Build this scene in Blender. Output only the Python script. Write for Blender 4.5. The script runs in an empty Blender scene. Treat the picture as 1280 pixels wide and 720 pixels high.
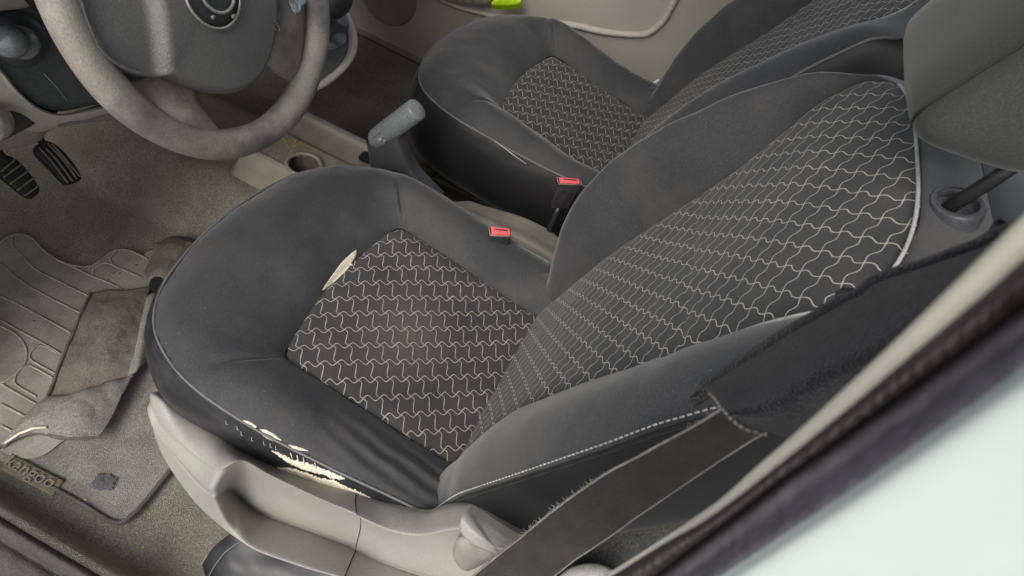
import bpy, bmesh, math, random
import numpy as np
from mathutils import Vector, noise
random.seed(7)
SC = bpy.context.scene
COL = SC.collection

# ------------------------------------------------------------------ camera (solved from both seats)
CAM = np.array([-0.56368, -0.01957, 1.12187])
M = np.array([[0.389859, -0.888245, 0.242961], [0.635349, 0.450432, 0.627251], [-0.66659, -0.090175, 0.739951]])
FPX = 803.037
def ray(px): return M.T @ np.array([(px[0]-640)/FPX, -(px[1]-360)/FPX, -1.])
def ux(px, x): r = ray(px); return CAM + r*(x-CAM[0])/r[0]
def uy(px, y): r = ray(px); return CAM + r*(y-CAM[1])/r[1]
def uz(px, z): r = ray(px); return CAM + r*(z-CAM[2])/r[2]
def upl(px, p0, n):
    r = ray(px); n = np.array(n, float); return CAM + r*(n@(np.array(p0)-CAM))/(n@r)
V = lambda *a: np.array(a, float)

# ------------------------------------------------------------------ curve / surface helpers
def catmull(P, n, closed=False):
    """resample polyline P (k x d) to n points through a Catmull-Rom curve, even parameter"""
    P = np.array(P, float); k = len(P)
    if k == 2 and not closed:
        t = np.linspace(0, 1, n)[:, None]; return P[0]*(1-t)+P[1]*t
    m = k if closed else k-1
    ts = np.linspace(0, m, n, endpoint=not closed)
    out = []
    for t in ts:
        i = min(int(t), m-1); u = t-i
        if closed: a, b, c, d = P[(i-1) % k], P[i % k], P[(i+1) % k], P[(i+2) % k]
        else:
            b, c = P[i], P[i+1]
            a = P[i-1] if i > 0 else 2*b-c
            d = P[i+2] if i+2 < k else 2*c-b
        out.append(.5*((2*b)+(-a+c)*u+(2*a-5*b+4*c-d)*u*u+(-a+3*b-3*c+d)*u**3))
    return np.array(out)
def even(P, n, closed=False):
    """smooth then resample by arc length"""
    Q = catmull(P, max(200, n*4), closed)
    if closed: Q = np.vstack([Q, Q[:1]])
    s = np.concatenate([[0], np.cumsum(np.linalg.norm(np.diff(Q, axis=0), axis=1))])
    t = np.linspace(0, s[-1], n, endpoint=not closed)
    return np.stack([np.interp(t, s, Q[:, k]) for k in range(Q.shape[1])], 1)
def net(rows, nu, nv):
    """rows: list of control polylines (same length) -> dense grid nu x nv"""
    R = np.array([catmull(r, nv) for r in rows])
    return np.stack([catmull(R[:, j], nu) for j in range(nv)], 1)
def smooth(a, b, x):
    t = np.clip((x-a)/(b-a), 0, 1); return t*t*(3-2*t)
def fbm(p, sc, seed=0.):
    return noise.fractal(Vector((p[0]*sc+seed, p[1]*sc-seed, p[2]*sc+seed*.5)), 1., 2., 3, noise_basis='PERLIN_ORIGINAL')

def mk(name, verts, faces, mat, parent=None, uv=None, sm=True, solid=0., bev=0., sub=0):
    me = bpy.data.meshes.new(name)
    L = np.array(parent['_loc']) if parent is not None else np.zeros(3)
    me.from_pydata([tuple(map(float, np.array(v)-L)) for v in verts], [], [tuple(int(i) for i in f) for f in faces])
    if uv is not None:
        lay = me.uv_layers.new(name='UVMap')
        for lp in me.loops: lay.data[lp.index].uv = tuple(map(float, uv[lp.vertex_index]))
    if sm: me.polygons.foreach_set('use_smooth', [True]*len(me.polygons))
    me.materials.append(mat); me.update()
    o = bpy.data.objects.new(name, me); COL.objects.link(o)
    if parent is not None:
        o.parent = parent; 
        o['_loc'] = list(map(float, L))
    else: o['_loc'] = [0., 0., 0.]
    if solid:
        m = o.modifiers.new('t', 'SOLIDIFY'); m.thickness = solid; m.offset = -1
    if bev:
        m = o.modifiers.new('b', 'BEVEL'); m.width = bev; m.segments = 3; m.limit_method = 'ANGLE'; m.angle_limit = math.radians(35)
    if sub:
        m = o.modifiers.new('s', 'SUBSURF'); m.levels = sub; m.render_levels = sub
    return o
def gridfaces(nu, nv, cu=False, cv=False, flip=False):
    F = []
    for i in range(nu if cu else nu-1):
        for j in range(nv if cv else nv-1):
            a, b, c, d = i*nv+j, ((i+1) % nu)*nv+j, ((i+1) % nu)*nv+(j+1) % nv, i*nv+(j+1) % nv
            F.append((a, d, c, b) if flip else (a, b, c, d))
    return F
def grid(name, G, mat, parent=None, uv=None, flip=False, cu=False, cv=False, **k):
    nu, nv = G.shape[:2]
    return mk(name, G.reshape(-1, 3), gridfaces(nu, nv, cu, cv, flip), mat, parent, None if uv is None else uv.reshape(-1, 2), **k)
def frames(P, closed=False):
    P = np.array(P); n = len(P); T = np.gradient(P, axis=0)
    if closed: T = np.roll(P, -1, 0)-np.roll(P, 1, 0)
    T /= np.linalg.norm(T, axis=1)[:, None]+1e-12
    up = V(0, 0, 1) if abs(T[0][2]) < .9 else V(1, 0, 0)
    N = []; v = up-T[0]*(up@T[0]); v /= np.linalg.norm(v)
    for i in range(n):
        v = v-T[i]*(v@T[i]); v /= np.linalg.norm(v)+1e-12; N.append(v)
    N = np.array(N); return T, N, np.cross(T, N)
def tubegeo(P, r, ns=8, closed=False, r2=None, N=None, cap=True):
    P = np.array(P, float); T, A, B = frames(P, closed)
    if N is not None:
        A = np.array([np.array(N, float)-t*(np.array(N)@t) for t in T]); A /= np.linalg.norm(A, axis=1)[:, None]; B = np.cross(T, A)
    r = np.full(len(P), r) if np.isscalar(r) else np.array(r); r2 = r if r2 is None else (np.full(len(P), r2) if np.isscalar(r2) else np.array(r2))
    G = np.array([[P[i]+A[i]*r[i]*math.cos(a)+B[i]*r2[i]*math.sin(a) for a in np.linspace(0, 2*math.pi, ns, endpoint=False)] for i in range(len(P))])
    F = gridfaces(len(P), ns, closed, True); vs = list(G.reshape(-1, 3))
    if cap and not closed:
        F.append(tuple(range(ns))); F.append(tuple((len(P)-1)*ns+i for i in reversed(range(ns))))
    return vs, F
def tube(name, P, r, mat, parent=None, **k):
    kk = {x: k.pop(x) for x in list(k) if x in ('ns', 'closed', 'r2', 'N', 'cap')}
    v, f = tubegeo(P, r, **kk); return mk(name, v, f, mat, parent, **k)
def join(parts):
    vs = []; fs = []
    for v, f in parts:
        o = len(vs); vs += list(v); fs += [tuple(i+o for i in q) for q in f]
    return vs, fs
def dome(outline, nrm, height, rings=10, power=2., n=96, drop=0.):
    """outline (k x 3, closed) filled by shrinking rings, bulged along nrm; plus a rim wall of depth drop"""
    O = even(outline, n, True); c = O.mean(0); nrm = np.array(nrm, float); G = []
    if drop: G.append(O-nrm*drop); G.append(O-nrm*drop*.3)
    for k in range(rings+1):
        t = k/rings; s = 1-t
        G.append(c+(O-c)*s+nrm*height*(1-s**power))
    G = np.array(G); return G
def box(c, s, R=None):
    c = np.array(c, float); s = np.array(s, float)/2
    v = []
    for x in (-1, 1):
        for y in (-1, 1):
            for z in (-1, 1):
                p = V(x, y, z)*s
                if R is not None: p = np.array(R)@p
                v.append(c+p)
    f = [(0, 1, 3, 2), (4, 6, 7, 5), (0, 4, 5, 1), (2, 3, 7, 6), (0, 2, 6, 4), (1, 5, 7, 3)]
    return v, f
def thing(name, loc, label, cat, group=None):
    o = bpy.data.objects.new(name, None); COL.objects.link(o); o.location = loc; o['_loc'] = list(map(float, loc))
    o.empty_display_size = .05
    return tag(o, label, cat, group)
def tag(o, label=None, cat=None, group=None, kind=None):
    if label: o['label'] = label
    if cat: o['category'] = cat
    if group: o['group'] = group
    if kind: o['kind'] = kind
    return o
def poly_patch(name, pts, mat, parent=None, th=.002, sub=1, jag=0., seed=0):
    """irregular thin patch: closed outline -> n-gon fan of rings with thickness"""
    rnd = random.Random(seed); O = even(pts, 64, True)
    c = O.mean(0); nrm = np.cross(O[16]-c, O[0]-c); nrm /= np.linalg.norm(nrm)
    if nrm@(CAM-c) < 0: nrm = -nrm
    if jag: O = O+np.array([(p-c)/np.linalg.norm(p-c)*rnd.uniform(-jag, jag) for p in O])
    G = [O-nrm*th, O+nrm*th*.3]+[c+(O-c)*s+nrm*th*(1+.4*rnd.random()) for s in (.8, .5, .2, .02)]
    return grid(name, np.array(G), mat, parent, cv=True)

# ------------------------------------------------------------------ materials
def nodes(name):
    m = bpy.data.materials.new(name); m.use_nodes = True; nt = m.node_tree
    return m, nt, nt.nodes['Principled BSDF']
def add(nt, t, **k):
    n = nt.nodes.new(t)
    for a, b in k.items():
        if a == 'i':
            for x, y in b.items(): n.inputs[x].default_value = y
        else: setattr(n, a, b)
    return n
def ramp(nt, fac, stops):
    r = nt.nodes.new('ShaderNodeValToRGB'); e = r.color_ramp.elements
    while len(e) < len(stops): e.new(.5)
    for k, (p, c) in enumerate(stops): e[k].position = p; e[k].color = (*c, 1) if len(c) == 3 else c
    nt.links.new(fac, r.inputs[0]); return r.outputs[0]
def rgb(c, k=1.): return tuple(min(1, x*k) for x in c)
def surf(name, col, rough=.6, var=.25, vscale=9., grain=1500., gdepth=.0004, gstr=.5, spec=.5, sheen=0., tint=None, tfac=.5, tscale=6., metal=0., fine=.25, coat=0., specks=0.):
    m, nt, b = nodes(name); L = nt.links.new
    tc = add(nt, 'ShaderNodeTexCoord')
    n1 = add(nt, 'ShaderNodeTexNoise', i={'Scale': vscale, 'Detail': 5., 'Roughness': .6}); L(tc.outputs['Object'], n1.inputs['Vector'])
    c1 = ramp(nt, n1.outputs[0], [(.3, rgb(col, 1-var)), (.7, rgb(col, 1+var))])
    n2 = add(nt, 'ShaderNodeTexNoise', i={'Scale': grain*.45, 'Detail': 2.}); L(tc.outputs['Object'], n2.inputs['Vector'])
    mx = add(nt, 'ShaderNodeMix', data_type='RGBA', blend_type='MULTIPLY', i={'Factor': 1.}); L(c1, mx.inputs['A'])
    g = ramp(nt, n2.outputs[0], [(.3, (1-fine,)*3), (.7, (1+fine,)*3)]); L(g, mx.inputs['B']); out = mx.outputs['Result']
    if tint:
        n3 = add(nt, 'ShaderNodeTexNoise', i={'Scale': tscale, 'Detail': 6., 'Roughness': .65}); L(tc.outputs['Object'], n3.inputs['Vector'])
        f = add(nt, 'ShaderNodeMapRange', i={'From Min': .46, 'From Max': .64, 'To Max': tfac}); L(n3.outputs[0], f.inputs[0])
        m2 = add(nt, 'ShaderNodeMix', data_type='RGBA'); L(f.outputs[0], m2.inputs['Factor']); L(out, m2.inputs['A']); m2.inputs['B'].default_value = (*tint, 1); out = m2.outputs['Result']
    if specks:
        n6 = add(nt, 'ShaderNodeTexNoise', i={'Scale': 260., 'Detail': 1.}); L(tc.outputs['Object'], n6.inputs['Vector'])
        f6 = add(nt, 'ShaderNodeMapRange', i={'From Min': .75, 'From Max': .80, 'To Max': specks}); L(n6.outputs[0], f6.inputs[0])
        m6 = add(nt, 'ShaderNodeMix', data_type='RGBA'); L(f6.outputs[0], m6.inputs['Factor']); L(out, m6.inputs['A']); m6.inputs['B'].default_value = (.28, .26, .22, 1); out = m6.outputs['Result']
    L(out, b.inputs['Base Color'])
    r = add(nt, 'ShaderNodeMapRange', i={'To Min': rough-.08, 'To Max': min(1, rough+.08)}); L(n1.outputs[0], r.inputs[0]); L(r.outputs[0], b.inputs['Roughness'])
    b.inputs['Specular IOR Level'].default_value = spec; b.inputs['Metallic'].default_value = metal; b.inputs['Coat Weight'].default_value = coat
    if sheen: b.inputs['Sheen Weight'].default_value = sheen; b.inputs['Sheen Roughness'].default_value = .38
    n4 = add(nt, 'ShaderNodeTexNoise', i={'Scale': grain, 'Detail': 2.}); L(tc.outputs['Object'], n4.inputs['Vector'])
    bp = add(nt, 'ShaderNodeBump', i={'Strength': gstr, 'Distance': gdepth}); L(n4.outputs[0], bp.inputs['Height']); L(bp.outputs[0], b.inputs['Normal'])
    m['_n'] = 1
    return m
def pattern(name, a, b_, k1, k2, base, line, off=(0, 0), w0=.036, s1=.35, s2=.7, wear=False):
    """dark knit with a woven net of pale wavy threads; UV is metres along the fabric"""
    m, nt, b = nodes(name); L = nt.links.new
    Mi = np.linalg.inv(np.array([[a[0], b_[0]], [a[1], b_[1]]]))
    uvn = add(nt, 'ShaderNodeUVMap', uv_map='UVMap')
    nz = add(nt, 'ShaderNodeTexNoise', i={'Scale': 60., 'Detail': 2.}); L(uvn.outputs[0], nz.inputs['Vector'])
    sp = add(nt, 'ShaderNodeSeparateXYZ'); L(uvn.outputs[0], sp.inputs[0])
    def mth(op, x, y=None, z=None):
        n = add(nt, 'ShaderNodeMath', operation=op)
        for k, v in enumerate((x, y, z)):
            if v is None: continue
            if isinstance(v, (int, float)): n.inputs[k].default_value = float(v)
            else: L(v, n.inputs[k])
        return n.outputs[0]
    U, W = sp.outputs[0], sp.outputs[1]
    wob = mth('MULTIPLY', mth('SUBTRACT', nz.outputs[0], .5), .09)
    al = mth('ADD', mth('ADD', mth('MULTIPLY', U, float(Mi[0, 0])), mth('MULTIPLY', W, float(Mi[0, 1]))), mth('ADD', wob, off[0]))
    be = mth('ADD', mth('ADD', mth('MULTIPLY', U, float(Mi[1, 0])), mth('MULTIPLY', W, float(Mi[1, 1]))), mth('ADD', wob, off[1]))
    def fam(x, y, k, w, sk):
        ph = mth('MULTIPLY', x, 2*math.pi)
        s = mth('SINE', mth('SUBTRACT', ph, mth('MULTIPLY', mth('SINE', ph), sk)))
        d = mth('SUBTRACT', y, mth('MULTIPLY', s, k))
        d = mth('ABSOLUTE', mth('SUBTRACT', mth('FRACT', mth('ADD', d, .5)), .5))
        # slope compensation keeps the thread an even width
        cs = mth('COSINE', mth('MULTIPLY', x, 2*math.pi))
        g = mth('SQRT', mth('ADD', 1., mth('POWER', mth('MULTIPLY', cs, 2*math.pi*k), 2.)))
        d = mth('DIVIDE', d, g)
        mr = add(nt, 'ShaderNodeMapRange', interpolation_type='SMOOTHSTEP', i={'From Min': w*.55, 'From Max': w*1.25, 'To Min': 1., 'To Max': 0.}); L(d, mr.inputs[0]); return mr.outputs[0]
    mask = mth('MAXIMUM', fam(al, be, k1, w0, s1), fam(be, al, k2, w0, s2))
    n2 = add(nt, 'ShaderNodeTexNoise', i={'Scale': 500., 'Detail': 2.}); L(uvn.outputs[0], n2.inputs['Vector'])
    n3 = add(nt, 'ShaderNodeTexNoise', i={'Scale': 14., 'Detail': 4.}); L(uvn.outputs[0], n3.inputs['Vector'])
    mk2 = mth('MULTIPLY', mask, mth('MULTIPLY', mth('ADD', .62, mth('MULTIPLY', n2.outputs[0], .6)), mth('ADD', .55, mth('MULTIPLY', n3.outputs[0], .65))))
    cb = ramp(nt, n3.outputs[0], [(.3, rgb(base, .8)), (.7, (base[0]*1.35, base[1]*1.25, base[2]*1.15))])
    n5 = add(nt, 'ShaderNodeTexNoise', i={'Scale': 900., 'Detail': 1.}); L(uvn.outputs[0], n5.inputs['Vector'])
    gm = add(nt, 'ShaderNodeMix', data_type='RGBA', blend_type='MULTIPLY', i={'Factor': 1.}); L(cb, gm.inputs['A']); L(ramp(nt, n5.outputs[0], [(.3, (.65,)*3), (.7, (1.35,)*3)]), gm.inputs['B'])
    base_out = gm.outputs['Result']
    if wear:      # dusty worn patch in the middle of the driver's cushion
        dx = mth('DIVIDE', mth('ADD', U, .02), .085); dy = mth('DIVIDE', mth('SUBTRACT', W, .185), .07)
        rr_ = mth('SQRT', mth('ADD', mth('MULTIPLY', dx, dx), mth('MULTIPLY', dy, dy)))
        wf = mth('MULTIPLY', mth('MAXIMUM', mth('SUBTRACT', 1.15, mth('ADD', rr_, mth('SUBTRACT', n3.outputs[0], .5))), 0.), .75)
        wm = add(nt, 'ShaderNodeMix', data_type='RGBA'); L(wf, wm.inputs['Factor']); L(base_out, wm.inputs['A']); wm.inputs['B'].default_value = (.085, .074, .064, 1); base_out = wm.outputs['Result']
    mx = add(nt, 'ShaderNodeMix', data_type='RGBA'); L(mk2, mx.inputs['Factor']); L(base_out, mx.inputs['A']); mx.inputs['B'].default_value = (*line, 1)
    L(mx.outputs['Result'], b.inputs['Base Color'])
    b.inputs['Roughness'].default_value = .85; b.inputs['Sheen Weight'].default_value = .10; b.inputs['Specular IOR Level'].default_value = .3
    hh = mth('ADD', mth('MULTIPLY', mask, .6), mth('MULTIPLY', n5.outputs[0], .35))
    bp = add(nt, 'ShaderNodeBump', i={'Strength': .7, 'Distance': .0008}); L(hh, bp.inputs['Height']); L(bp.outputs[0], b.inputs['Normal'])
    return m

m_fab = surf('charcoal_velour', (.033, .0342, .0365), .72, .24, 6., 1100, .0007, .8, .3, sheen=.26, tint=(.070, .065, .060), tfac=.4, tscale=7., fine=.26, specks=.25)
m_fabd = surf('shade_blackened_side_fabric', (.0075, .0075, .0082), .5, .25, 8., 1500, .0003, .4, .4, sheen=.08)  # base blackened to hold the shade between near backrest and pillar
m_vinyl = surf('black_worn_vinyl', (.014, .014, .016), .38, .3, 14., 1200, .0004, .4, .5, tint=(.05, .048, .05), tfac=.4, tscale=25)
m_pipe = surf('piping_cord', (.10, .10, .10), .6, .2, 30., 2500, .0003, .5)
m_thread = surf('grey_thread', (.33, .33, .32), .7, .25, 60., 2500, .0003, .5)
m_patc = pattern('net_fabric_cushion', (.0147, -.0175), (-.0192, -.0204), -.15, .15, (.036, .036, .0375), (.42, .395, .345), w0=.0245, s1=.35, s2=-.5, wear=True)
m_patp = pattern('net_fabric_far_cushion', (.0147, -.0175), (-.0192, -.0204), -.15, .15, (.033, .034, .036), (.40, .385, .345), w0=.0245, s1=.35, s2=-.5)
m_patb = pattern('net_fabric_backrest', (-.0164, .0172), (.0208, .0146), .085, -.105, (.034, .035, .037), (.46, .44, .39), off=(.2, .3), w0=.023, s1=.1, s2=.4)
m_head = surf('headrest_cloth', (.030, .0315, .029), .75, .12, 6., 1600, .0004, .5, .3, sheen=.25)
m_foam = surf('cream_foam', (.62, .57, .44), .9, .18, 60., 900, .0012, .8, .2, fine=.12)
m_trim = surf('warm_grey_plastic', (.265, .257, .234), .48, .06, 9., 1000, .0005, .9, .45, fine=.12, tint=(.27, .245, .20), tfac=.5, tscale=16.)
m_trimd = surf('dirty_grey_plastic', (.27, .255, .225), .55, .12, 12., 1200, .0004, .6, .4, tint=(.22, .17, .11), tfac=.5, tscale=30, fine=.1)
m_beige = surf('beige_console_plastic', (.25, .225, .185), .55, .08, 8., 1100, .0004, .55, .4, tint=(.13, .10, .07), tfac=.45, tscale=9, fine=.1)
m_door = surf('taupe_door_plastic', (.25, .226, .192), .6, .06, 6., 900, .0005, .6, .35, fine=.1)
m_doorp = surf('taupe_door_inset', (.275, .252, .217), .65, .05, 6., 900, .0005, .6, .35, fine=.1)
m_carpet = surf('brown_grey_carpet', (.23, .204, .168), .95, .28, 7., 650, .003, 1., .1, tint=(.26, .215, .155), tfac=.5, tscale=5., fine=.3)
m_carpd = surf('dark_carpet', (.165, .145, .125), .95, .2, 7., 650, .003, 1., .1, fine=.35)
m_mat = surf('grey_mat_pile', (.235, .218, .198), .95, .2, 12., 800, .0025, 1., .1, tint=(.19, .17, .14), tfac=.5, tscale=14., fine=.3)
m_flap = surf('brown_mat_cloth', (.14, .122, .104), .92, .18, 18., 650, .0016, 1., .15, tint=(.15, .125, .10), tfac=.5, tscale=25., fine=.25)
m_rub = surf('dusty_mat_rubber', (.25, .235, .205), .7, .15, 10., 600, .001, .6, .3, tint=(.16, .13, .095), tfac=.6, tscale=14., fine=.15)
m_rib = surf('dusty_rubber_rib', (.29, .265, .215), .8, .3, 40., 600, .001, .6, .2)
m_edge = surf('mat_binding', (.12, .103, .093), .9, .2, 30., 900, .002, 1., .1)
m_tagm = surf('mat_tag', (.15, .122, .090), .8, .12, 30., 1500, .0006, .6, .2)
m_tagt = surf('mat_tag_lettering', (.20, .17, .125), .8, .15, 60., 1500, .0005, .5, .2)
m_wheel = surf('worn_wheel_leather', (.205, .184, .156), .42, .15, 12., 1000, .0006, .8, .45, tint=(.085, .078, .082), tfac=.8, tscale=16., fine=.18)
m_bag = surf('grey_airbag_plastic', (.105, .104, .102), .5, .07, 10., 900, .0007, .8, .45, fine=.14)
m_bagw = surf('dark_wheel_plastic', (.03, .031, .033), .45, .15, 10., 900, .0004, .6, .5)
m_chrome = surf('dull_badge_metal', (.34, .34, .31), .35, .1, 40., 600, .0002, .3, .5, metal=.6)
m_dash = surf('dash_insert_grey', (.068, .076, .074), .55, .12, 6., 800, .0005, .6, .4, tint=(.10, .10, .09), tfac=.4)
m_dashl = surf('dash_light_trim', (.40, .375, .32), .5, .06, 7., 900, .0004, .5, .4, fine=.08)
m_dashm = surf('dash_lower_grey', (.24, .225, .195), .6, .08, 7., 900, .0004, .5, .35)
m_blk = surf('black_plastic', (.018, .018, .019), .35, .2, 15., 900, .0003, .5, .5)
m_hb = surf('handbrake_grey_plastic', (.17, .18, .185), .2, .06, 20., 900, .0001, .2, .7)
m_hbd = surf('handbrake_body_plastic', (.045, .046, .05), .45, .15, 20., 900, .0004, .6, .5)
m_gait = surf('gaiter_leather', (.05, .053, .058), .3, .2, 20., 700, .0005, .5, .55)
m_ped = surf('pedal_rubber', (.014, .014, .014), .6, .2, 20., 900, .0005, .5, .4)
m_pedm = surf('pedal_worn_rib', (.20, .18, .15), .5, .2, 60., 900, .0003, .5, .4)
m_red = surf('buckle_red', (.78, .11, .12), .4, .08, 60., 900, .0002, .3, .5)
m_buck = surf('buckle_black', (.02, .02, .022), .45, .3, 40., 1200, .0004, .6, .5, tint=(.08, .075, .07), tfac=.4, tscale=60)
m_belt = surf('belt_webbing', (.018, .0172, .0158), .75, .15, 30., 1600, .0006, .8, .25, sheen=.08, tint=(.048, .042, .034), tfac=.4, tscale=20)
m_pad = surf('belt_pad_cloth', (.012, .012, .0145), .85, .3, 12., 900, .0025, 1., .15, sheen=.15, fine=.4)
m_fray = surf('frayed_belt_edge', (.15, .138, .118), .9, .3, 60., 1500, .0005, .5)
m_cream = surf('cream_pillar_trim', (.68, .63, .53), .5, .04, 5., 900, .0003, .4, .4, fine=.04)
m_seal = surf('brown_black_door_seal', (.040, .032, .031), .65, .3, 40., 500, .0015, .8, .35)
m_gseal = surf('grey_pillar_rubber', (.115, .108, .118), .5, .12, 10., 500, .0005, .5, .4)
m_white = surf('white_car_paint', (.44, .495, .48), .25, .01, 3., 400, .0001, .1, .5, fine=.01, coat=.6)
m_vest = surf('neon_vest_cloth', (.55, .88, .02), .7, .1, 30., 900, .0006, .6)
m_rail = surf('dark_seat_rail', (.03, .028, .026), .5, .3, 30., 500, .0005, .5, .5, metal=.4)
m_crumb = surf('sawdust', (.55, .38, .12), .9, .3, 200., 900, .0002, .5)
m_blue = surf('torn_spoke_foil', (.16, .19, .22), .25, .3, 60., 400, .001, .7, .6)
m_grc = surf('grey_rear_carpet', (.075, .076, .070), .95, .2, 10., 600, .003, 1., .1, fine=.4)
m_light = surf('clean_grey_cap_and_glint', (.5, .5, .47), .45, .05, 8., 900, .0002, .4, .4)
m_asph = surf('asphalt', (.22, .21, .20), .9, .15, 2., 200, .003, .7, .2)
m_stain = surf('dark_worn_spot', (.085, .083, .085), .9, .3, 60., 900, .001, .8)
m_void = surf('dark_rear_cloth', (.012, .012, .013), .8, .2, 9., 900, .0006, .5, .2)

nt_ = m_belt.node_tree; wv = add(nt_, 'ShaderNodeTexWave', wave_type='BANDS', bands_direction='X', i={'Scale': 160., 'Distortion': .6, 'Detail': 1.}); uvb = add(nt_, 'ShaderNodeUVMap', uv_map='UVMap')
nt_.links.new(uvb.outputs[0], wv.inputs['Vector']); bb = add(nt_, 'ShaderNodeBump', i={'Strength': .25, 'Distance': .0005}); nt_.links.new(wv.outputs[0], bb.inputs['Height'])
pb_ = nt_.nodes['Principled BSDF']; nt_.links.new(pb_.inputs['Normal'].links[0].from_socket, bb.inputs['Normal']); nt_.links.new(bb.outputs[0], pb_.inputs['Normal'])
# ------------------------------------------------------------------ seats
DX = .7444
def uring(x_in, y_in, outl, n1, n2, n3):
    """matching inner and outer paths of the U shaped bolster: rear-left, front, rear-right"""
    pass
def make_seat(driver):
    ox = 0. if driver else DX
    nm = 'front_seat'
    if driver: t = thing(nm, (ox, .25, 0), 'nearest front seat, grey fabric split open at the side, above pale grey plastic trim', 'car seat', 'front car seats')
    else: t = thing(nm, (ox, .25, 0), 'undamaged dark grey fabric front seat on the far side, beside the brown door panel', 'car seat', 'front car seats')
    S = V(ox, 0, 0)
    # ---- cushion
    lowL = .012 if driver else .026      # crushed entry-side bolster
    half = [(.245, -.06), (.248, .0), (.252, .08), (.258, .16), (.264, .25), (.262, .32), (.253, .375), (.236, .42), (.212, .458), (.18, .485), (.14, .504), (.09, .516), (.045, .522), (0, .524)]
    NS, NC, NF = 84, 30, 36
    H = even([(x, y) for x, y in half], 400)
    def seamz(x, y): return .322+.016*smooth(.1, .33, y)-.004*smooth(.38, .5, y)
    iy = lambda x: .298+.022*(1-(x/.16)**2)
    PW = .158
    inner = []; outer = []
    hy = H[:, 1]; i1 = np.argmin(abs(hy-.345)); i2 = np.argmin(abs(H[:, 0]-.135))
    sideO = H[:i1+1][np.linspace(0, i1, NS).astype(int)]
    corO = H[i1:i2+1][np.linspace(0, i2-i1, NC).astype(int)]
    fro = H[i2:][np.linspace(0, len(H)-1-i2, NF//2+1).astype(int)]
    sideI = np.stack([np.full(NS, PW), np.linspace(-.06, .287, NS)], 1)
    ca = np.linspace(0, 1, NC)[:, None]; corI = (V(PW, .287)*(1-ca)**2+2*V(PW, .2985)*ca*(1-ca)+V(PW-.018, iy(PW-.018))*ca**2)
    fx = np.linspace(PW-.018, 0, NF//2+1); froI = np.stack([fx, iy(fx)], 1)
    O = np.vstack([sideO, corO[1:], fro[1:]]); I = np.vstack([sideI, corI[1:], froI[1:]])
    O = np.vstack([O*[-1, 1], (O[:-1])[::-1]]); I = np.vstack([I*[-1, 1], (I[:-1])[::-1]])   # outboard (-x) first
    n = len(O); nr = 46
    def pz(x, y): return .292+.045*smooth(-.02, .33, y)-.006*(1-min(1, (x/PW)**2))*1.
    G = np.zeros((nr, n, 3))
    for k in range(n):
        x, y = O[k]; xi, yi = I[k]
        fr = smooth(.33, .47, y)                      # 0 side, 1 front
        side = 1-fr
        amp_side = (lowL+.012*smooth(.1, .4, y)) if x < 0 else (.020+.024*smooth(.10, .38, y))
        if not driver and x > 0: amp_side += .008
        amp = amp_side*side+(.030 if driver else .040)*fr
        for r in range(nr):
            u = r/(nr-1); pwr = 1.25*side+1.15*fr
            s = math.sin(math.pi*u**pwr)**.75 if 0 < u < 1 else 0.
            z = pz(xi, yi)*(1-u)+seamz(x, y)*u+amp*s
            z -= .007*math.exp(-u/.05)
            z += .0009*math.sin(k*1.9)*math.exp(-((u-.0)/.09)**2)*(side)+.0011*math.sin(k*2.3+1)*math.exp(-((1-u)/.06)**2)
            # sewn seam from patch corner to side seam
            p = V(xi*(1-u)+x*u, yi*(1-u)+y*u, z)
            d = k-(NS+3) if x < 0 else (n-1-k)-(NS+3)
            p[2] -= .0065*math.exp(-(d/1.3)**2)*math.sin(math.pi*min(1, u*1.1+.02))
            p[2] += .0030*fbm(p, 9., 3.+ox)+.0012*fbm(p, 26., 7.)
            if driver and x < -.1 and y < .24:         # stretch wrinkles of the worn bolster
                w = smooth(.24, .08, y)*math.sin(math.pi*min(1, u*1.05))
                p[2] += w*.0032*math.sin(u*26.+y*38.+3.*fbm(p, 9.))
            if x > 0 and not driver: pass
            G[r, k] = p
    grid('cushion', G+S, m_fab, t, flip=True)
    cu = [o for o in t.children if o.name.startswith('cushion')] or None
    # centre panel
    nu, nv = 48, 60
    P = np.zeros((nu, nv, 3)); UV = np.zeros((nu, nv, 2))
    for i in range(nu):
        for j in range(nv):
            a = -1+2*i/(nu-1); b = j/(nv-1)
            x = a*(PW-.0005); 
            yt = min(iy(x), .287+ .0135*math.sqrt(max(0, 1-max(0, (abs(x)-(PW-.02))/.02)**2)) if abs(x) > PW-.02 else 9)
            y = -.06+(yt+.06)*b
            e = min((1-abs(a))*PW, (1-b)*.36)
            z = pz(x, y)-.007*math.exp(-e/.010)+.002*fbm((x, y, 0), 10., 5.+ox)
            P[i, j] = (x, y, z); UV[i, j] = (x+ (0 if driver else .013), y)
    grid('cushion_panel', P+S, m_patc if driver else m_patp, t, uv=UV)
    # seam cord
    seam = np.array([[x, y, seamz(x, y)+.001] for x, y in O])+S
    tube('piping', seam+V(0, 0, .0005), .0021, m_pipe, t, ns=6)
    # skirt under the seam
    cen = V(0, .2); rows = []
    if driver: prof = [(0, 0), (.004, -.010), (.008, -.024), (.008, -.045), (.006, -.070), (.0, -.10), (-.01, -.14)]
    else: prof = [(0, 0), (.005, -.012), (.011, -.035), (.014, -.07), (.011, -.11), (.0, -.15), (-.02, -.175), (-.05, -.19)]
    sm2 = []
    nrm = []
    for k in range(n):
        a = O[max(0, k-2)]; b = O[min(n-1, k+2)]; tt = b-a; q = V(-tt[1], tt[0]); q /= np.linalg.norm(q); 
        if q@(O[k]-cen) < 0: q = -q
        nrm.append(q)
    ex = lambda k, dz: (.015*smooth(.30, .42, O[k][1])*math.sin(math.pi*min(1, -dz/.19)) if driver else 0.)
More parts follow.
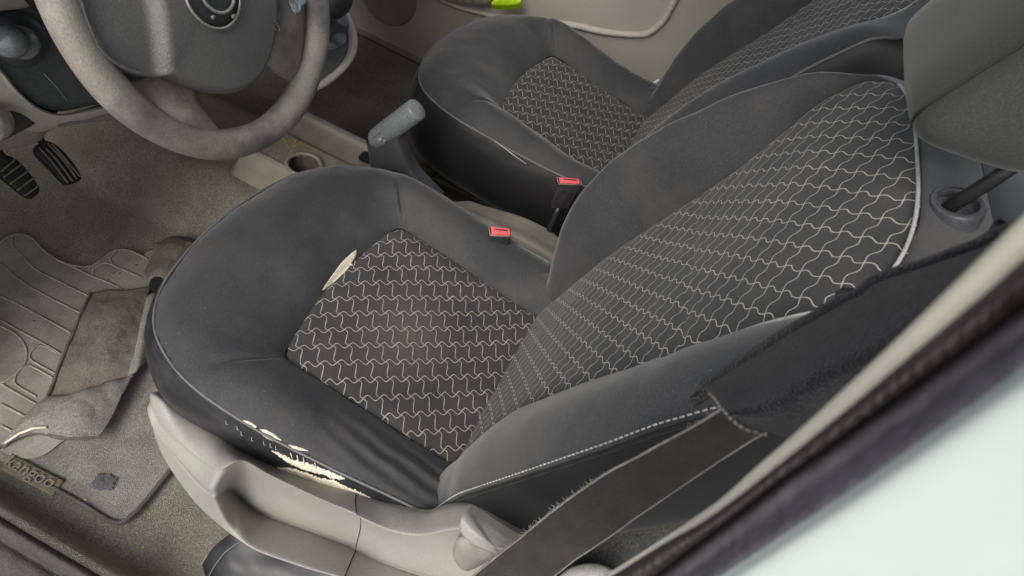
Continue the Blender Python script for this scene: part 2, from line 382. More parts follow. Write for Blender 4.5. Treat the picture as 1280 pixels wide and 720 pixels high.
    for (do, dz) in prof:
        rows.append([[O[k][0]+nrm[k][0]*(do+ex(k, dz)), O[k][1]+nrm[k][1]*(do+ex(k, dz)), seamz(*O[k])+dz] for k in range(n)])
    G2 = np.array([catmull(np.array(rows)[:, k], 22) for k in range(n)]).transpose(1, 0, 2)
    for k in range(n):
        for r in range(G2.shape[0]):
            q = G2[r, k]; w = .0018*fbm(q, 16., 9.)*min(1, r/4.); q[0] += nrm[k][0]*w; q[1] += nrm[k][1]*w
    grid('cushion_side', G2+S, m_vinyl if driver else m_fabd, t, flip=True)
    # pale scuff threads along the near seam
    if not driver:
        px = [(618, 176), (632, 186), (645, 196), (658, 205)]
        tube('frayed_thread', [ux(p, DX-.2705) for p in px], .0011, m_thread, t, ns=5)
    # ---- backrest
    rec = math.radians(20 if driver else 27)
    db = V(0, -math.sin(rec), math.cos(rec)); nn = V(0, math.cos(rec), math.sin(rec)); o0 = V(ox, .02, .29)
    def W(x, h, nv_): return o0+V(x, 0, 0)+db*h+nn*nv_
    hs = [-.06, .06, .2, .33, .43, .5, .54, .575]
    wl = [.158, .150, .137, .146, .160, .169, .176, .178] if driver else [.155, .15, .148, .15, .158, .168, .176, .178]
    wr = [.180, .178, .168, .172, .174, .186, .205, .208] if driver else wl
    htop = .632
    pn = lambda x, h: (.012*math.exp(-((h-.2)/.12)**2)-.03*smooth(.52, .66, h)-.006*math.exp(-((h-(.40-.2*x if driver else .4))/.006)**2)*.4)
    def edge(side, h): return np.interp(h, hs, wl if side < 0 else wr)
    nu, nv = 56, 100
    P = np.zeros((nu, nv, 3)); UV = np.zeros((nu, nv, 2))
    def topy(a): return .575+(htop-.575)*math.sqrt(max(0, 1-abs(a)**3.2))
    for i in range(nu):
        a = -1+2*i/(nu-1)
        for j in range(nv):
            b = j/(nv-1); h = -.06+(topy(a)+.06)*b
            x = a*edge(a, h)
            e = min((1-abs(a))*.16, (topy(a)-h))
            q = pn(x, h)-.006*math.exp(-max(0, e)/.010)+.0022*fbm((x, h, 0), 8., 2.+ox)
            P[i, j] = W(x, h, q); UV[i, j] = ((x+(.004 if h > .40-.2*x else 0))*1.08, h*1.08)
    grid('backrest_panel', P, m_patb, t, uv=UV)
    # bolster ring: left bottom -> top -> right bottom
    inn = []; out = []; amp = []
    sl = dict(h=[-.05, .05, .16, .3, .4, .48, .55, .60, .635], x=[.235, .243, .253, .262, .268, .27, .268, .258, .240])
    sr_ = dict(h=sl['h'], x=[.235, .24, .25, .255, .25, .243, .232, .215, .19]) if driver else sl
    NB, NT = 50, 46
    crL = dict(h=[0, .1, .2, .3, .4, .5, .56, .62], n=[.014, .022, .026, .028, .026, .020, .010, .0])
    crR = dict(h=[0, .05, .12, .2, .28, .36, .44, .51, .57, .62], n=[.008, .03, .058, .084, .090, .083, .064, .038, .008, .0])
    if not driver: crL = dict(h=[0, .1, .2, .3, .4, .5, .6], n=[.01, .03, .045, .05, .042, .025, .0]); crR = dict(h=[0, .1, .2, .3, .4, .5, .6], n=[.02, .045, .07, .075, .06, .03, .0])
    def side(sg):
        I_ = []; O_ = []; A_ = []
        for h in np.linspace(-.05, .575, NB):
            I_.append((sg*edge(sg, h), h)); O_.append((sg*np.interp(h*1.02, (sl if sg < 0 else sr_)['h'], (sl if sg < 0 else sr_)['x']), h*1.02))
            c = crL if sg < 0 else crR; A_.append(np.interp(h, c['h'], c['n']))
        return I_, O_, A_
    IL, OL, AL = side(-1); IR, OR, AR = side(1)
    top = [-1+2*(i+1)/(NT+1) for i in range(NT)]
    IT = [(a*edge(a, .575), topy(a)) for a in top]
    oy = lambda a: .5865+.068*math.sqrt(max(0, 1-abs(a)**3))
    oxw = lambda a: .262 if a < 0 or not driver else .228
    OT = [(a*oxw(a), oy(a)) for a in top]
    I_ = IL+IT+IR[::-1]; O_ = OL+OT+OR[::-1]; A_ = AL+[0.]*NT+AR[::-1]
    n = len(I_); nr = 22; G = np.zeros((nr, n, 3))
    A_ = np.convolve(np.pad(A_, 3, mode='edge'), np.ones(7)/7, 'valid')
    seamn = lambda x, h: (.016 if x < 0 else .02)*smooth(0, .15, h)*(1-smooth(.45, .6, h))-.085*smooth(.55, .66, h)
    for k in range(n):
        for r in range(nr):
            u = r/(nr-1); x = I_[k][0]*(1-u)+O_[k][0]*u; h = I_[k][1]*(1-u)+O_[k][1]*u
            s = math.sin(math.pi*u**.9)**.8 if 0 < u < 1 else 0
            q = pn(*I_[k])*(1-u)+seamn(*O_[k])*u+A_[k]*s-.006*math.exp(-u/.06)+.0030*fbm((x, h, 1), 8., 4.)+.0012*fbm((x, h, 1), 24., 1.)
            G[r, k] = W(x, h, q)
    ks = slice(0, n)
    grid('backrest', G, m_fab, t)
    # side wall of backrest
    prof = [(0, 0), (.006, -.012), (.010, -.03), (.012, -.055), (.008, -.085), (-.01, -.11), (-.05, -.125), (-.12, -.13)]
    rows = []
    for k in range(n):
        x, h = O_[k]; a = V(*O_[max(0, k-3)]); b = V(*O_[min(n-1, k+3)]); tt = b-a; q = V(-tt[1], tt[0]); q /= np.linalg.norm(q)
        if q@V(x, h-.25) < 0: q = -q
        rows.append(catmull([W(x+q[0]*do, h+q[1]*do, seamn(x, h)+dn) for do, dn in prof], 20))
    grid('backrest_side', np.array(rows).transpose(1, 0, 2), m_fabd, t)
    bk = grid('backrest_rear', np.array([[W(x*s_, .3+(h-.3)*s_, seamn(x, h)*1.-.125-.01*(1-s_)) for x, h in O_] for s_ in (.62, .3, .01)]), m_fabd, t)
    # seam piping around panel top, stitching on outer bolster
    k0 = NB-9; pts = [W(I_[k][0], I_[k][1]+.001, pn(*I_[k])-.001) for k in range(k0, n-NB-5)]
    tube('panel_piping', pts, .0016, m_thread, t, ns=6)
    st = []
    for k in range(2, NB-2):
        p = W(O_[k][0]+.003, O_[k][1], seamn(*O_[k])+.0048); p2 = W(O_[k+1][0]+.003, O_[k+1][1], seamn(*O_[k+1])+.0048)
        for q in (0, .5): st.append(tubegeo([p*(1-q)+p2*q, p*(.68-q)+p2*(.32+q)], .0009, ns=5))
    if not driver: st = st[:0]
    if st: v, f = join(st); mk('stitching', v, f, m_thread, t)
    tube('backrest_piping', [W(O_[k][0]-.001, O_[k][1], seamn(*O_[k])+.0005) for k in range(0, NB)], .0022, m_fabd if driver else m_pipe, t, ns=6)
    # crease where the cover tucks in at the inner rear corner
    pts = [V(.196, .052, .3350), V(.206, .03, .3385), V(.212, .005, .3400)]
    tube('tuck_fold', [p+S for p in even(pts, 16)], np.concatenate([np.linspace(.001, .005, 8), np.linspace(.005, .001, 8)]), m_fab, t, ns=8)
    # headrest
    if driver:
        hx = -.0; 
        for sx in (-1, 1):
            gp = ux((1216, 238), -.045) if sx < 0 else None
        gl = W(-.062, .655, -.035)
        for sx in (-1, 1):
            g0 = W(sx*.062, .6465, -.052)
            out_ = [g0+V(1, 0, 0)*.023*math.cos(a)+db*.0-V(0, 1, 0)*.0+(db*.66-nn*.75)*.019*math.sin(a) for a in np.linspace(0, 2*math.pi, 24, endpoint=False)]
            oo = even(np.array(out_), 48, True); cg = oo.mean(0); gN = db*.75+nn*.66
            rowsg = [oo-gN*.012, oo+gN*.001, cg+(oo-cg)*.95+gN*.004, cg+(oo-cg)*.80+gN*.0045, cg+(oo-cg)*.72+gN*.002, cg+(oo-cg)*.66-gN*.006, cg+(oo-cg)*.02-gN*.007]
            gd = grid('headrest_guide', np.array([catmull(np.array(rowsg)[:, q_], 26) for q_ in range(48)]).transpose(1, 0, 2), m_hbd, t, cv=True)
            tube('headrest_post', [g0-db*.02, g0+db*.03+nn*.006, g0+db*.08+nn*.014], .0056, m_blk, t, ns=14)
        # block
        hr = []
        cen = V(ox, 0, 0)
        hw = .110
        secs = [(.0, .86, .74), (.006, .95, .90), (.02, 1.0, 1.0), (.06, 1.0, 1.0), (.15, 1.0, .98), (.20, .93, .85), (.235, .70, .5), (.245, .25, .15)]
        A0 = W(.005, .664, -.012)
        G = []
        for (hh, ws, ds) in secs:
            ring_ = []
            for a in np.linspace(0, 2*math.pi, 48, endpoint=False):
                ca_, sa_ = math.cos(a), math.sin(a)
                e = .5
                xx = math.copysign(abs(ca_)**e, ca_)*hw*ws; yy = math.copysign(abs(sa_)**e, sa_)*.052*ds
                ring_.append(A0+V(xx, 0, 0)+db*(hh+max(0, .03-yy)*.5*(1-hh/.26))+nn*(yy+.010*ds))
            G.append(ring_)
        G = np.array(G); G = np.array([catmull(G[:, k], 34) for k in range(48)]).transpose(1, 0, 2)
        v = list(G.reshape(-1, 3)); F = gridfaces(34, 48, False, True); F.append(tuple(range(48))); F.append(tuple(33*48+i for i in reversed(range(48))))
        mk('headrest', v, F, m_head, t)
        sg_ = []
        for k in (18, ):
            tube('headrest_seam', [G[i, k]+nn*.0006 for i in range(1, 30)], .0013, m_fabd, t, ns=5)
    return t
seat = make_seat(True)
pseat = make_seat(False)

# ---- torn foam on the driver's seat: laid on the cloth it shows through
from mathutils.bvhtree import BVHTree
def bvh(names):
    vs = []; fs = []
    for o in seat.children:
        if o.name.split('.')[0] in names:
            k = len(vs); L = V(0, .25, 0); vs += [Vector(tuple(V(*v.co)+L)) for v in o.data.vertices]; fs += [tuple(i+k for i in p.vertices) for p in o.data.polygons]
    return BVHTree.FromPolygons(vs, fs)
seat_bvh = bvh(('cushion', 'cushion_side', 'cushion_panel'))
def on_seat(px, lift):
    r = ray(px); r /= np.linalg.norm(r); hit, nrm, _, _ = seat_bvh.ray_cast(Vector(tuple(CAM)), Vector(tuple(r)))
    k_ = 0
    while (hit is None or hit.z < .22) and k_ < 12:      # a ray that slips through the seam: take the cloth beside it
        k_ += 1; r = ray((px[0]+1.2*k_*(-1)**k_, px[1]+.8*k_)); r /= np.linalg.norm(r); hit, nrm, _, _ = seat_bvh.ray_cast(Vector(tuple(CAM)), Vector(tuple(r)))
    nrm = V(*nrm); nrm = -nrm if nrm@r > 0 else nrm
    return V(*hit)+nrm*lift
def foam(px, seed=0, jag=1.2, name='exposed_foam', mat=None, lift=.0012, edge=True):
    rnd = random.Random(seed); P = np.array(px+[px[0]], float)
    s_ = np.concatenate([[0], np.cumsum(np.linalg.norm(np.diff(P, axis=0), axis=1))]); n = max(28, int(s_[-1]/2.2))
    t_ = np.linspace(0, s_[-1], n, endpoint=False); O = np.stack([np.interp(t_, s_, P[:, k]) for k in range(2)], 1); c = O.mean(0)
    O = O+np.array([[rnd.uniform(-jag, jag), rnd.uniform(-jag, jag)] for _ in O])
    G = [[on_seat(p, -.0015) for p in O]]
    for s in (1., .93, .7, .4, .02):
        G.append([on_seat(c+(p-c)*s, lift*(.25 if s == 1 else 1)+rnd.uniform(-.0003, .0003)*(s < 1)) for p in O])
    return grid(name, np.array(G), mat or m_foam, seat, cv=True, sm=True)
def strip(top, bot, seed, jag=.8, lift=.0009, dip=True):
    rnd = random.Random(seed); T = even(np.array(top, float), max(14, int(np.linalg.norm(np.array(top[-1])-top[0])/1.6))); n = len(T); B = even(np.array(bot, float), n)
    T = T+np.array([[rnd.uniform(-.3, .3), rnd.uniform(-jag, jag)] for _ in T]); B = B+np.array([[rnd.uniform(-.3, .3), rnd.uniform(-jag, jag)] for _ in B])
    G = [[on_seat(T[k], -.001) for k in range(n)]]
    for u in (0, .12, .35, .6, .85, 1.): G.append([on_seat(T[k]*(1-u)+B[k]*u, (.0002 if u in (0, 1.) else lift)+rnd.uniform(-.0002, .0002)) for k in range(n)])
    G.append([on_seat(B[k], -.001) for k in range(n)])
    return grid('exposed_foam', np.array(G), m_foam, seat)
strip([(445, 312), (440, 316), (431, 324), (421, 336), (411, 350), (403, 362)], [(445, 313), (445, 319), (437, 333), (427, 344), (416, 354), (404, 363)], 1, .25, .0004)
strip([(303, 525), (312, 527), (321, 533)], [(303, 526), (311, 532), (320, 536)], 2, .3)
strip([(322, 537), (332, 537), (343, 543), (352, 550)], [(322, 538), (331, 546), (341, 551), (352, 551)], 3, .3)
strip([(355, 555), (368, 557), (385, 563)], [(355, 556), (367, 562), (385, 564)], 4, .3)
strip([(340, 562), (352, 568), (366, 574), (384, 579), (400, 584), (414, 590), (431, 597)], [(340, 563), (354, 574), (368, 582), (386, 589), (404, 594), (418, 599), (431, 599)], 5, 1.1)
strip([(346, 584), (362, 585), (380, 590), (398, 597), (416, 600), (434, 609), (452, 616), (476, 631)], [(346, 586), (362, 594), (380, 601), (400, 607), (420, 614), (438, 621), (456, 628), (476, 633)], 6, 1.1)
for k_, (a_, b_) in enumerate((((372, 568), (374, 577)), ((380, 571), (381, 580)), ((394, 577), (396, 585)), ((364, 565), (366, 572)))):
    tube('torn_thread', [on_seat((a_[0]*(1-t)+b_[0]*t, a_[1]*(1-t)+b_[1]*t), .0015) for t in (0, .5, 1)], .0006, m_foam, seat, ns=4)
for a_ in ((283, 527), (297, 534), (302, 541), (315, 548), (330, 553), (338, 556), (345, 559)):
    tube('pulled_stitch', [on_seat((a_[0]+dx, a_[1]+dy), .0010) for dx, dy in ((0, -2), (0, 2), (2.5, 3))], .0005, m_thread, seat, ns=4)

# ---- plastic side trim of the driver's seat
st = [  # A top edge, B ridge, C recess foot, D lip edge  (pixel, x)
 [((200, 498), -.225), ((199, 506), -.232), ((198, 514), -.236), ((198, 520), -.238)],
 [((190, 491), -.252), ((188, 501), -.260), ((188, 512), -.264), ((189, 524), -.267)],
 [((200, 500), -.262), ((200, 530), -.280), ((199, 548), -.287), ((200, 562), -.291)],
 [((222, 518), -.265), ((228, 555), -.295), ((224, 580), -.305), ((222, 598), -.307)],
 [((250, 534), -.266), ((256, 577), -.305), ((252, 612), -.316), ((249, 632), -.316)],
 [((276, 548), -.267), ((275, 585), -.312), ((270, 622), -.322), ((281, 660), -.327)],
 [((303, 565), -.268), ((302, 576), -.304), ((289, 612), -.276), ((300, 673), -.330)],
 [((340, 581), -.268), ((338, 594), -.298), ((325, 640), -.270), ((326, 688), -.332)],
 [((400, 604), -.268), ((400, 624), -.297), ((400, 668), -.271), ((387, 709), -.333)],
 [((440, 617), -.266), ((440, 641), -.296), ((440, 684), -.274), ((425, 720), -.333)],
 [((477, 630), -.264), ((489, 662), -.295), ((480, 702), -.287), ((465, 738), -.333)],
 [((526, 641), -.262), ((526, 667), -.293), ((534, 720), -.289), ((515, 756), -.333)],
 [((556, 634), -.262), ((564, 660), -.292), ((580, 735), -.290), ((560, 772), -.333)],
 [((594, 633), -.262), ((600, 664), -.292), ((630, 742), -.291), ((610, 785), -.333)],
 [((656, 658), -.262), ((664, 690), -.292), ((690, 760), -.291), ((670, 800), -.333)]]
rowsA = []
for s in st:
    A, B, C_, D = [ux(p, x) for p, x in s]
    inner_ = A+V(.012, 0, -.012)
    sharp = 0. if s[0][0][0] < 285 else 1.
    B2 = B+(C_-B)*.10+V(.007*sharp, 0, 0); C1 = C_+(B-C_)*.12
    C2 = C_+(D-C_)*.10
    rowsA.append([inner_, A, A*.5+B*.5+V(-.002, 0, .003), B, B2, B*.5+C_*.5+(V(.010, 0, 0) if sharp else V(-.006, 0, 0)), C1, C_, C2, C_*.5+D*.5+V(0, 0, .001), D, D+V(.002, 0, -.010), D+V(.016, 0, -.022)])
G = net(rowsA, 110, 70)
nsp = int(110*9.1/14)
trim_o = grid('side_trim', G[:nsp+1], m_trim, seat, flip=False)
grid('trim_end_cap', G[nsp:]+V(-.0008, -.0018, -.0010), m_trim, seat)
# recline lever + height knob
lev = [ux(p, x) for p, x in (((583, 640), -.302), ((576, 650), -.312), ((575, 664), -.318), ((590, 680), -.322), ((622, 695), -.322), ((660, 716), -.320), ((664, 690), -.308), ((634, 672), -.303), ((600, 650), -.300))]
grid('recline_lever_or_glint', dome(lev, V(-.85, 0, .5), .006, 8, 3., 72, drop=.014), m_trim, trim_o, cv=True)
kn = [ux(p, -.306) for p in ((572, 674), (566, 690), (571, 705), (583, 714), (604, 705), (618, 694), (600, 685), (586, 674))]
grid('height_knob', dome(kn, V(-.85, 0, .5), .008, 8, 3., 64, drop=.012), m_trimd, trim_o, cv=True)

# ------------------------------------------------------------------ seat belt
bl = [(((978, 470), -.352), ((1010, 515), -.352)), (((905, 508), -.350), ((948, 545), -.350)), (((850, 543), -.352), ((890, 583), -.352)), (((730, 610), -.358), ((790, 650), -.358)), (((645, 676), -.366), ((705, 710), -.366)), (((590, 722), -.372), ((650, 752), -.372)), (((540, 768), -.378), ((590, 800), -.378))]
rows = []
for (a, xa), (b, xb) in bl:
    A = ux(a, xa); B = ux(b, xb); rows.append([A, A*.7+B*.3+V(-.0015, 0, .001), A*.3+B*.7+V(-.0015, 0, .001), B])
G = net(rows, 90, 16)
for i in range(90):
    for j in range(16): G[i, j, 0] += .0016*fbm(G[i, j], 12.)
belt = thing('seat_belt', tuple(G[-1, 8]), 'dark frayed seat belt webbing slanting down past the near seat backrest', 'seat belt')
uvw = np.array([[(j/15*.047, i*.01) for j in range(16)] for i in range(90)])
grid('webbing', G, m_belt, belt, uv=uvw, solid=.0013)
def frayed(edge_pts, name, r=.0008):
    parts = [tubegeo(edge_pts, r, ns=5)]; rnd = random.Random(4)
    for k in range(6, len(edge_pts)-4):
        dens = 5 if 40 < k < 68 else 1
        for q in range(dens):
            if rnd.random() < .5: continue
            p = edge_pts[k]*(1-(q/5))+edge_pts[k+1]*(q/5); d = V(rnd.uniform(-.3, .3), rnd.uniform(.2, 1), rnd.uniform(-.2, .8)); d /= np.linalg.norm(d); l = rnd.uniform(.001, .0045)
            parts.append(tubegeo([p, p+d*l*.6, p+d*l+V(rnd.uniform(-.001, .001), 0, rnd.uniform(-.001, .001))], [.00035, .00025, .00012], ns=4))
    v, f = join(parts); return mk(name, v, f, m_fray, belt)
frayed(G[:, 0], 'frayed_edge'); tube('webbing_edge', G[:, -1], .0007, m_fray, belt, ns=5)
# sleeve pad
padT = [(878, 484), (925, 455), (985, 415), (1040, 382), (1072, 366), (1092, 352), (1150, 333), (1205, 314), (1222, 307), (1262, 286), (1300, 262)]
padM = [(893, 496), (945, 478), (1010, 438), (1062, 408), (1096, 388), (1122, 372), (1172, 350), (1215, 332), (1240, 318), (1278, 285), (1320, 250)]
padB = [(905, 508), (948, 502), (1012, 468), (1068, 442), (1108, 420), (1142, 400), (1182, 376), (1222, 352), (1250, 334), (1292, 300), (1340, 262)]
padC = [(930, 530), (978, 530), (1040, 500), (1090, 475), (1130, 450), (1165, 430), (1200, 405), (1240, 380), (1270, 358), (1310, 322), (1355, 285)]
padD = [(968, 546), (1005, 552), (1060, 530), (1110, 505), (1150, 480), (1185, 460), (1222, 432), (1260, 405), (1290, 382), (1330, 345), (1375, 300)]
rows = [[ux(p, x) for p in R_] for R_, x in ((padT, -.338), (padM, -.372), (padB, -.396), (padC, -.396), (padD, -.366))]
rows = [[p+V(.004, 0, -.016) for p in rows[0]]]+rows
G = net(rows, 40, 90)
for i in range(40):
    for j in range(90):
        G[i, j] += V(-1, 0, .4)*.0022*fbm(G[i, j], 14., 2.)
pad = thing('belt_pad', tuple(G[20, 45]), 'black padded cloth sleeve wrapped round the seat belt beside the backrest, with a stitched edge', 'belt pad')
grid('sleeve', G, m_pad, pad, solid=.006)
P = even(np.array([G[8, j] for j in range(90)]), 120)
tube('sleeve_hem', P+V(-.001, 0, .002), [.0028+.0009*abs(fbm(p, 60.)) for p in P], m_pad, pad, ns=7)
q = [G[i, 0]+V(-.002, 0, .0005) for i in range(10, 40, 1)]
stp = [tubegeo([q[i], q[i+1]], .0008, ns=4) for i in range(2, len(q)-2, 2)]
v, f = join(stp); mk('edge_stitching', v, f, m_fray, pad)

# ---- buckles
def buckle(px_top, x, lab, w=.034, h=.07, yaw=0., tilt=0.2, td=.02):
    c = ux(px_top, x)
    t = thing('seat_belt_buckle', (c[0], c[1], c[2]-h), lab, 'seat belt buckle', 'red-buttoned belt buckles')
    cy, sy = math.cos(yaw), math.sin(yaw)
    X = V(cy, sy, 0); Y0 = V(-sy, cy, 0); Z = V(0, -math.sin(tilt), math.cos(tilt)); Y = np.cross(Z, X)
    def q(a, b, d): return c+X*a+Y*b+Z*d
    def blk(w0, d0, w1, d1, z0, z1, name, mat, bev=.002, par=None):
        v = [q(sx*w_/2, sy_*d_/2, zz) for zz, w_, d_ in ((z0, w0, d0), (z1, w1, d1)) for sx, sy_ in ((-1, -1), (1, -1), (1, 1), (-1, 1))]
        f = [(0, 3, 2, 1), (4, 5, 6, 7), (0, 1, 5, 4), (1, 2, 6, 5), (2, 3, 7, 6), (3, 0, 4, 7)]
        return mk(name, v, f, mat, par or t, bev=bev)
    blk(td*.8, w*.78, td, w, -h, -.003, 'casing', m_buck, .003)
    blk(td*.75, w*.86, td*.7, w*.82, -.006, .0025, 'release_button', m_red, .0015)
    v, f = box(q(0, 0, .0026), (td*.14, w*.55, .0008), np.stack([X, Y, Z], 1)); mk('release_slot', v, f, m_buck, t)
    ring_ = [q(a*td*.5, b*w*.5, -.0015) for a, b in ((-1, -1), (1, -1), (1, 1), (-1, 1))]
    rp = []
    for k in range(4):
        a, b = ring_[k], ring_[(k+1) % 4]; rp.append(tubegeo([a, b], .0012, ns=6))
    v, f = join(rp); mk('button_rim', v, f, m_fray, t)
    tube('stalk', [q(0, 0, -h), q(0, 0, -h-.03), q(.0, 0, -h-.09)], .006, m_blk, t, ns=8)
    return t
buckle((626, 289), .226, 'red-topped belt buckle nearest the camera, tucked against the near seat cushion', w=.039, h=.055, yaw=.55, tilt=.0)
buckle((712, 226), .440, 'red-topped belt buckle farther away, leaning on the far seat side', w=.048, h=.068, yaw=.6, tilt=.0, td=.018)

# ------------------------------------------------------------------ steering wheel
WC = V(0, .5, .718); WT = .443
EX = V(1, 0, 0); DN = V(0, -math.sin(WT), -math.cos(WT)); WN = V(0, -math.cos(WT), math.sin(WT))
def wp(a, b, n_=0.): return WC+EX*a+DN*b+WN*n_
sw = thing('steering_wheel', tuple(wp(0, 0, -.1)), 'worn grey-brown leather steering wheel with a dark grey airbag cover in the middle', 'steering wheel')
rp = []; rr = []
for a in np.linspace(0, 2*math.pi, 160, endpoint=False):
    rp.append(wp(.1735*math.sin(a), .1735*math.cos(a))); rr.append(.0182+.0004*math.sin(a*9))
v, f = tubegeo(rp, rr, ns=24, closed=True, r2=rr, N=WN)
mk('rim', v, f, m_wheel, sw)
def spoke(rows, nm='spoke', th=.014):
    """rows of (a,b) from hub to rim, each a left..right pair list; domed toward driver"""
    top = []; bot = []
    for (L_, R_, n0, dm) in rows:
        L_ = np.array(L_); R_ = np.array(R_); r1 = []; 
        for u in np.linspace(0, 1, 9):
            p = L_*(1-u)+R_*u; hgt = math.sqrt(max(0, 1-(2*u-1)**2)); r1.append(wp(p[0], p[1], n0-.010+dm*hgt))
        top.append(r1)
    G = net(top, 26, 30)
    return grid(nm, G, m_wheel, sw, solid=th)
spoke([((-.150, .01), (-.045, .070), -.004, .004), ((-.150, .05), (-.072, .100), .002, .010), ((-.146, .075), (-.075, .122), .008, .016), ((-.142, .094), (-.066, .147), .005, .017), ((-.128, .117), (-.040, .168), -.002, .014), ((-.120, .130), (-.045, .175), -.008, .010)])
spoke([((.030, .085), (.070, -.06), .002, .006), ((.040, .115), (.115, -.04), .010, .015), ((.052, .128), (.140, -.02), .008, .017), ((.070, .142), (.155, .0), .004, .016), ((.090, .150), (.170, .02), -.004, .012)])
ob = [(-.163, -.037), (-.167, -.024), (-.171, .000), (-.168, .014), (-.158, .028), (-.146, .040), (-.130, .050), (-.113, .058), (-.095, .074), (-.075, .090), (-.057, .101), (-.038, .108), (-.010, .108), (.018, .098), (.042, .080), (.060, .060), (.072, .040), (.080, .015), (.085, -.02), (.08, -.06), (.05, -.09), (0, -.10), (-.06, -.10), (-.12, -.095), (-.155, -.075)]
Go = even(np.array([[a, b, 0] for a, b in ob]), 150, True); cc = np.array([-.03, 0, 0])
G = []
for k, (s, hh) in enumerate([(1.0, -.02), (1.0, .004), (.992, .011), (.975, .0145)]+[(s_, None) for s_ in np.linspace(.95, .01, 34)]):
    r_ = []
    for p in Go:
        q = cc+(p-cc)*s
        if hh is None:
            h = .0155+.010*(1-s**2)
            xr = -.088-.55*max(0, q[1]+.02)
            if q[1] > -.02: xr = -.086-.40*(q[1]+.02)
            step = smooth(xr-.012, xr+.002, q[0]); h += -.010*(1-step)*smooth(1.0, .93, s)+.004*step
        else: h = hh
        r_.append(wp(q[0], q[1], h+.004))
    G.append(r_)
cov = grid('airbag_cover', np.array(G), m_bag, sw, cv=True)
# dark backing under the left wing
ob2 = [(-.172, -.06), (-.176, -.02), (-.176, .01), (-.166, .034), (-.150, .046), (-.130, .050), (-.10, .052), (-.09, .02), (-.10, -.05)]
grid('wing_backing', dome([wp(a, b, .004) for a, b in ob2], WN, .002, 4, 2, 60, drop=.02), m_bagw, sw, cv=True)
def ringtube(ca, cb, ra, rb, n0, r, rot=0., arc=(0, 2*math.pi), closed=True):
    P = []
    for a in np.linspace(*arc, 48, endpoint=not closed):
        x, y = ra*math.cos(a), rb*math.sin(a)
        P.append(wp(ca+x*math.cos(rot)-y*math.sin(rot), cb+x*math.sin(rot)+y*math.cos(rot), n0))
    return tubegeo(P, r, ns=8, closed=closed)
bd = [wp(-.030+.036*math.cos(a), -.002+.036*math.sin(a), .0335) for a in np.linspace(0, 2*math.pi, 32, endpoint=False)]
bdg = grid('badge', dome(bd, WN, .003, 5, 2, 64, drop=.006), m_bagw, cov, cv=True)
v, f = join([ringtube(-.030, -.002, .0365, .0365, .0355, .0015), ringtube(-.025, -.002, .0225, .0225, .0375, .0018)])
mk('badge_ring', v, f, m_chrome, cov)
for (a, b) in ((-.045, .0195), (-.018, .0275)):
    v, f = box(wp(a, b, .0372), (.0045, .003, .0035)); mk('badge_mark', v, f, m_chrome, cov, bev=.0006)
v, f = join([ringtube(.045, .056, .0045, .0145, .0255, .0007, rot=-.5)]+[tubegeo([wp(.045-.002+k*.0045*.5, .056-.008+k*.004, .0262), wp(.045+.002+k*.002, .056-.008+k*.004+.001, .0262)], .0006, ns=4) for k in range(5)])
mk('embossed_mark', v, f, m_bag, cov)
# torn patch on the right spoke
tp = [ux(p, .14) for p in ((352, 2), (364, 16), (372, 22), (380, 24), (388, 14), (390, 2), (386, -12), (365, -14))]
rnd = random.Random(3)
tb = [wp(a, b, .028) for a, b in ((.084, .062), (.098, .058), (.112, .052), (.126, .038), (.128, .018), (.112, .004), (.092, .006), (.084, .03))]
Gt = dome(tb, WN, -.004, 8, 1.2, 64)
for i in range(Gt.shape[0]):
    for j in range(64): Gt[i, j] += WN*.0035*fbm(Gt[i, j], 90., 1.)
grid('torn_leather', Gt, m_blue, sw, cv=True, solid=.001)
hb_ = [wp(a, b, .0315) for a, b in ((.106, .042), (.114, .030), (.116, .014), (.108, .012), (.102, .026))]
grid('tear_hole', dome(hb_, WN, .0006, 4, 2, 32), m_stain, sw, cv=True)
# column shroud behind wheel
v, f = tubegeo([wp(-.02, -.02, -.02), wp(-.02, -.03, -.08), wp(-.02, -.035, -.2)], [.05, .06, .065], ns=28)
mk('column_shroud', v, f, m_bagw, sw)

# ------------------------------------------------------------------ dashboard (lower left)
dash = thing('dashboard', (-.1, .78, .4), 'lower dashboard behind the steering wheel, dark grey insert framed by a pale beige band', 'dashboard')
Y0 = .75
insert = [(-30, 20), (-30, 60), (0, 81), (22, 109), (49, 131), (75, 139), (109, 133), (160, 122), (230, 95), (260, 40), (230, -30), (100, -40), (10, -20), (-10, 5)]
grid('dash_insert', dome([uy(p, Y0-.004) for p in insert], V(0, -1, .2), .004, 10, 2., 110, drop=.02), m_dash, dash, cv=True)
bi = [(-40, 55), (0, 83), (21, 111), (48, 134), (75, 142), (109, 136), (160, 124), (235, 95), (262, 40)]
bo = [(-40, 72), (0, 97), (19, 117), (45, 139), (67, 149), (100, 150), (150, 136), (240, 106), (275, 45)]
rows = [[uy(p, Y0-.002) for p in bi], [uy((.7*p[0]+.3*q[0], .7*p[1]+.3*q[1]), Y0-.014) for p, q in zip(bi, bo)], [uy((.3*p[0]+.7*q[0], .3*p[1]+.7*q[1]), Y0-.014) for p, q in zip(bi, bo)], [uy(p, Y0-.004) for p in bo], [uy(p, Y0-.004)+V(0, .03, -.004) for p in bo]]
grid('trim_band', net(rows, 16, 70), m_dashl, dash)
lo = [[(-40, 68), (0, 94), (19, 114), (45, 136), (67, 146), (100, 148)], [(-50, 90), (-8, 112), (12, 126), (34, 137), (55, 148), (85, 152)], [(-60, 130), (-20, 135), (2, 138), (22, 140), (45, 152), (72, 156)]]
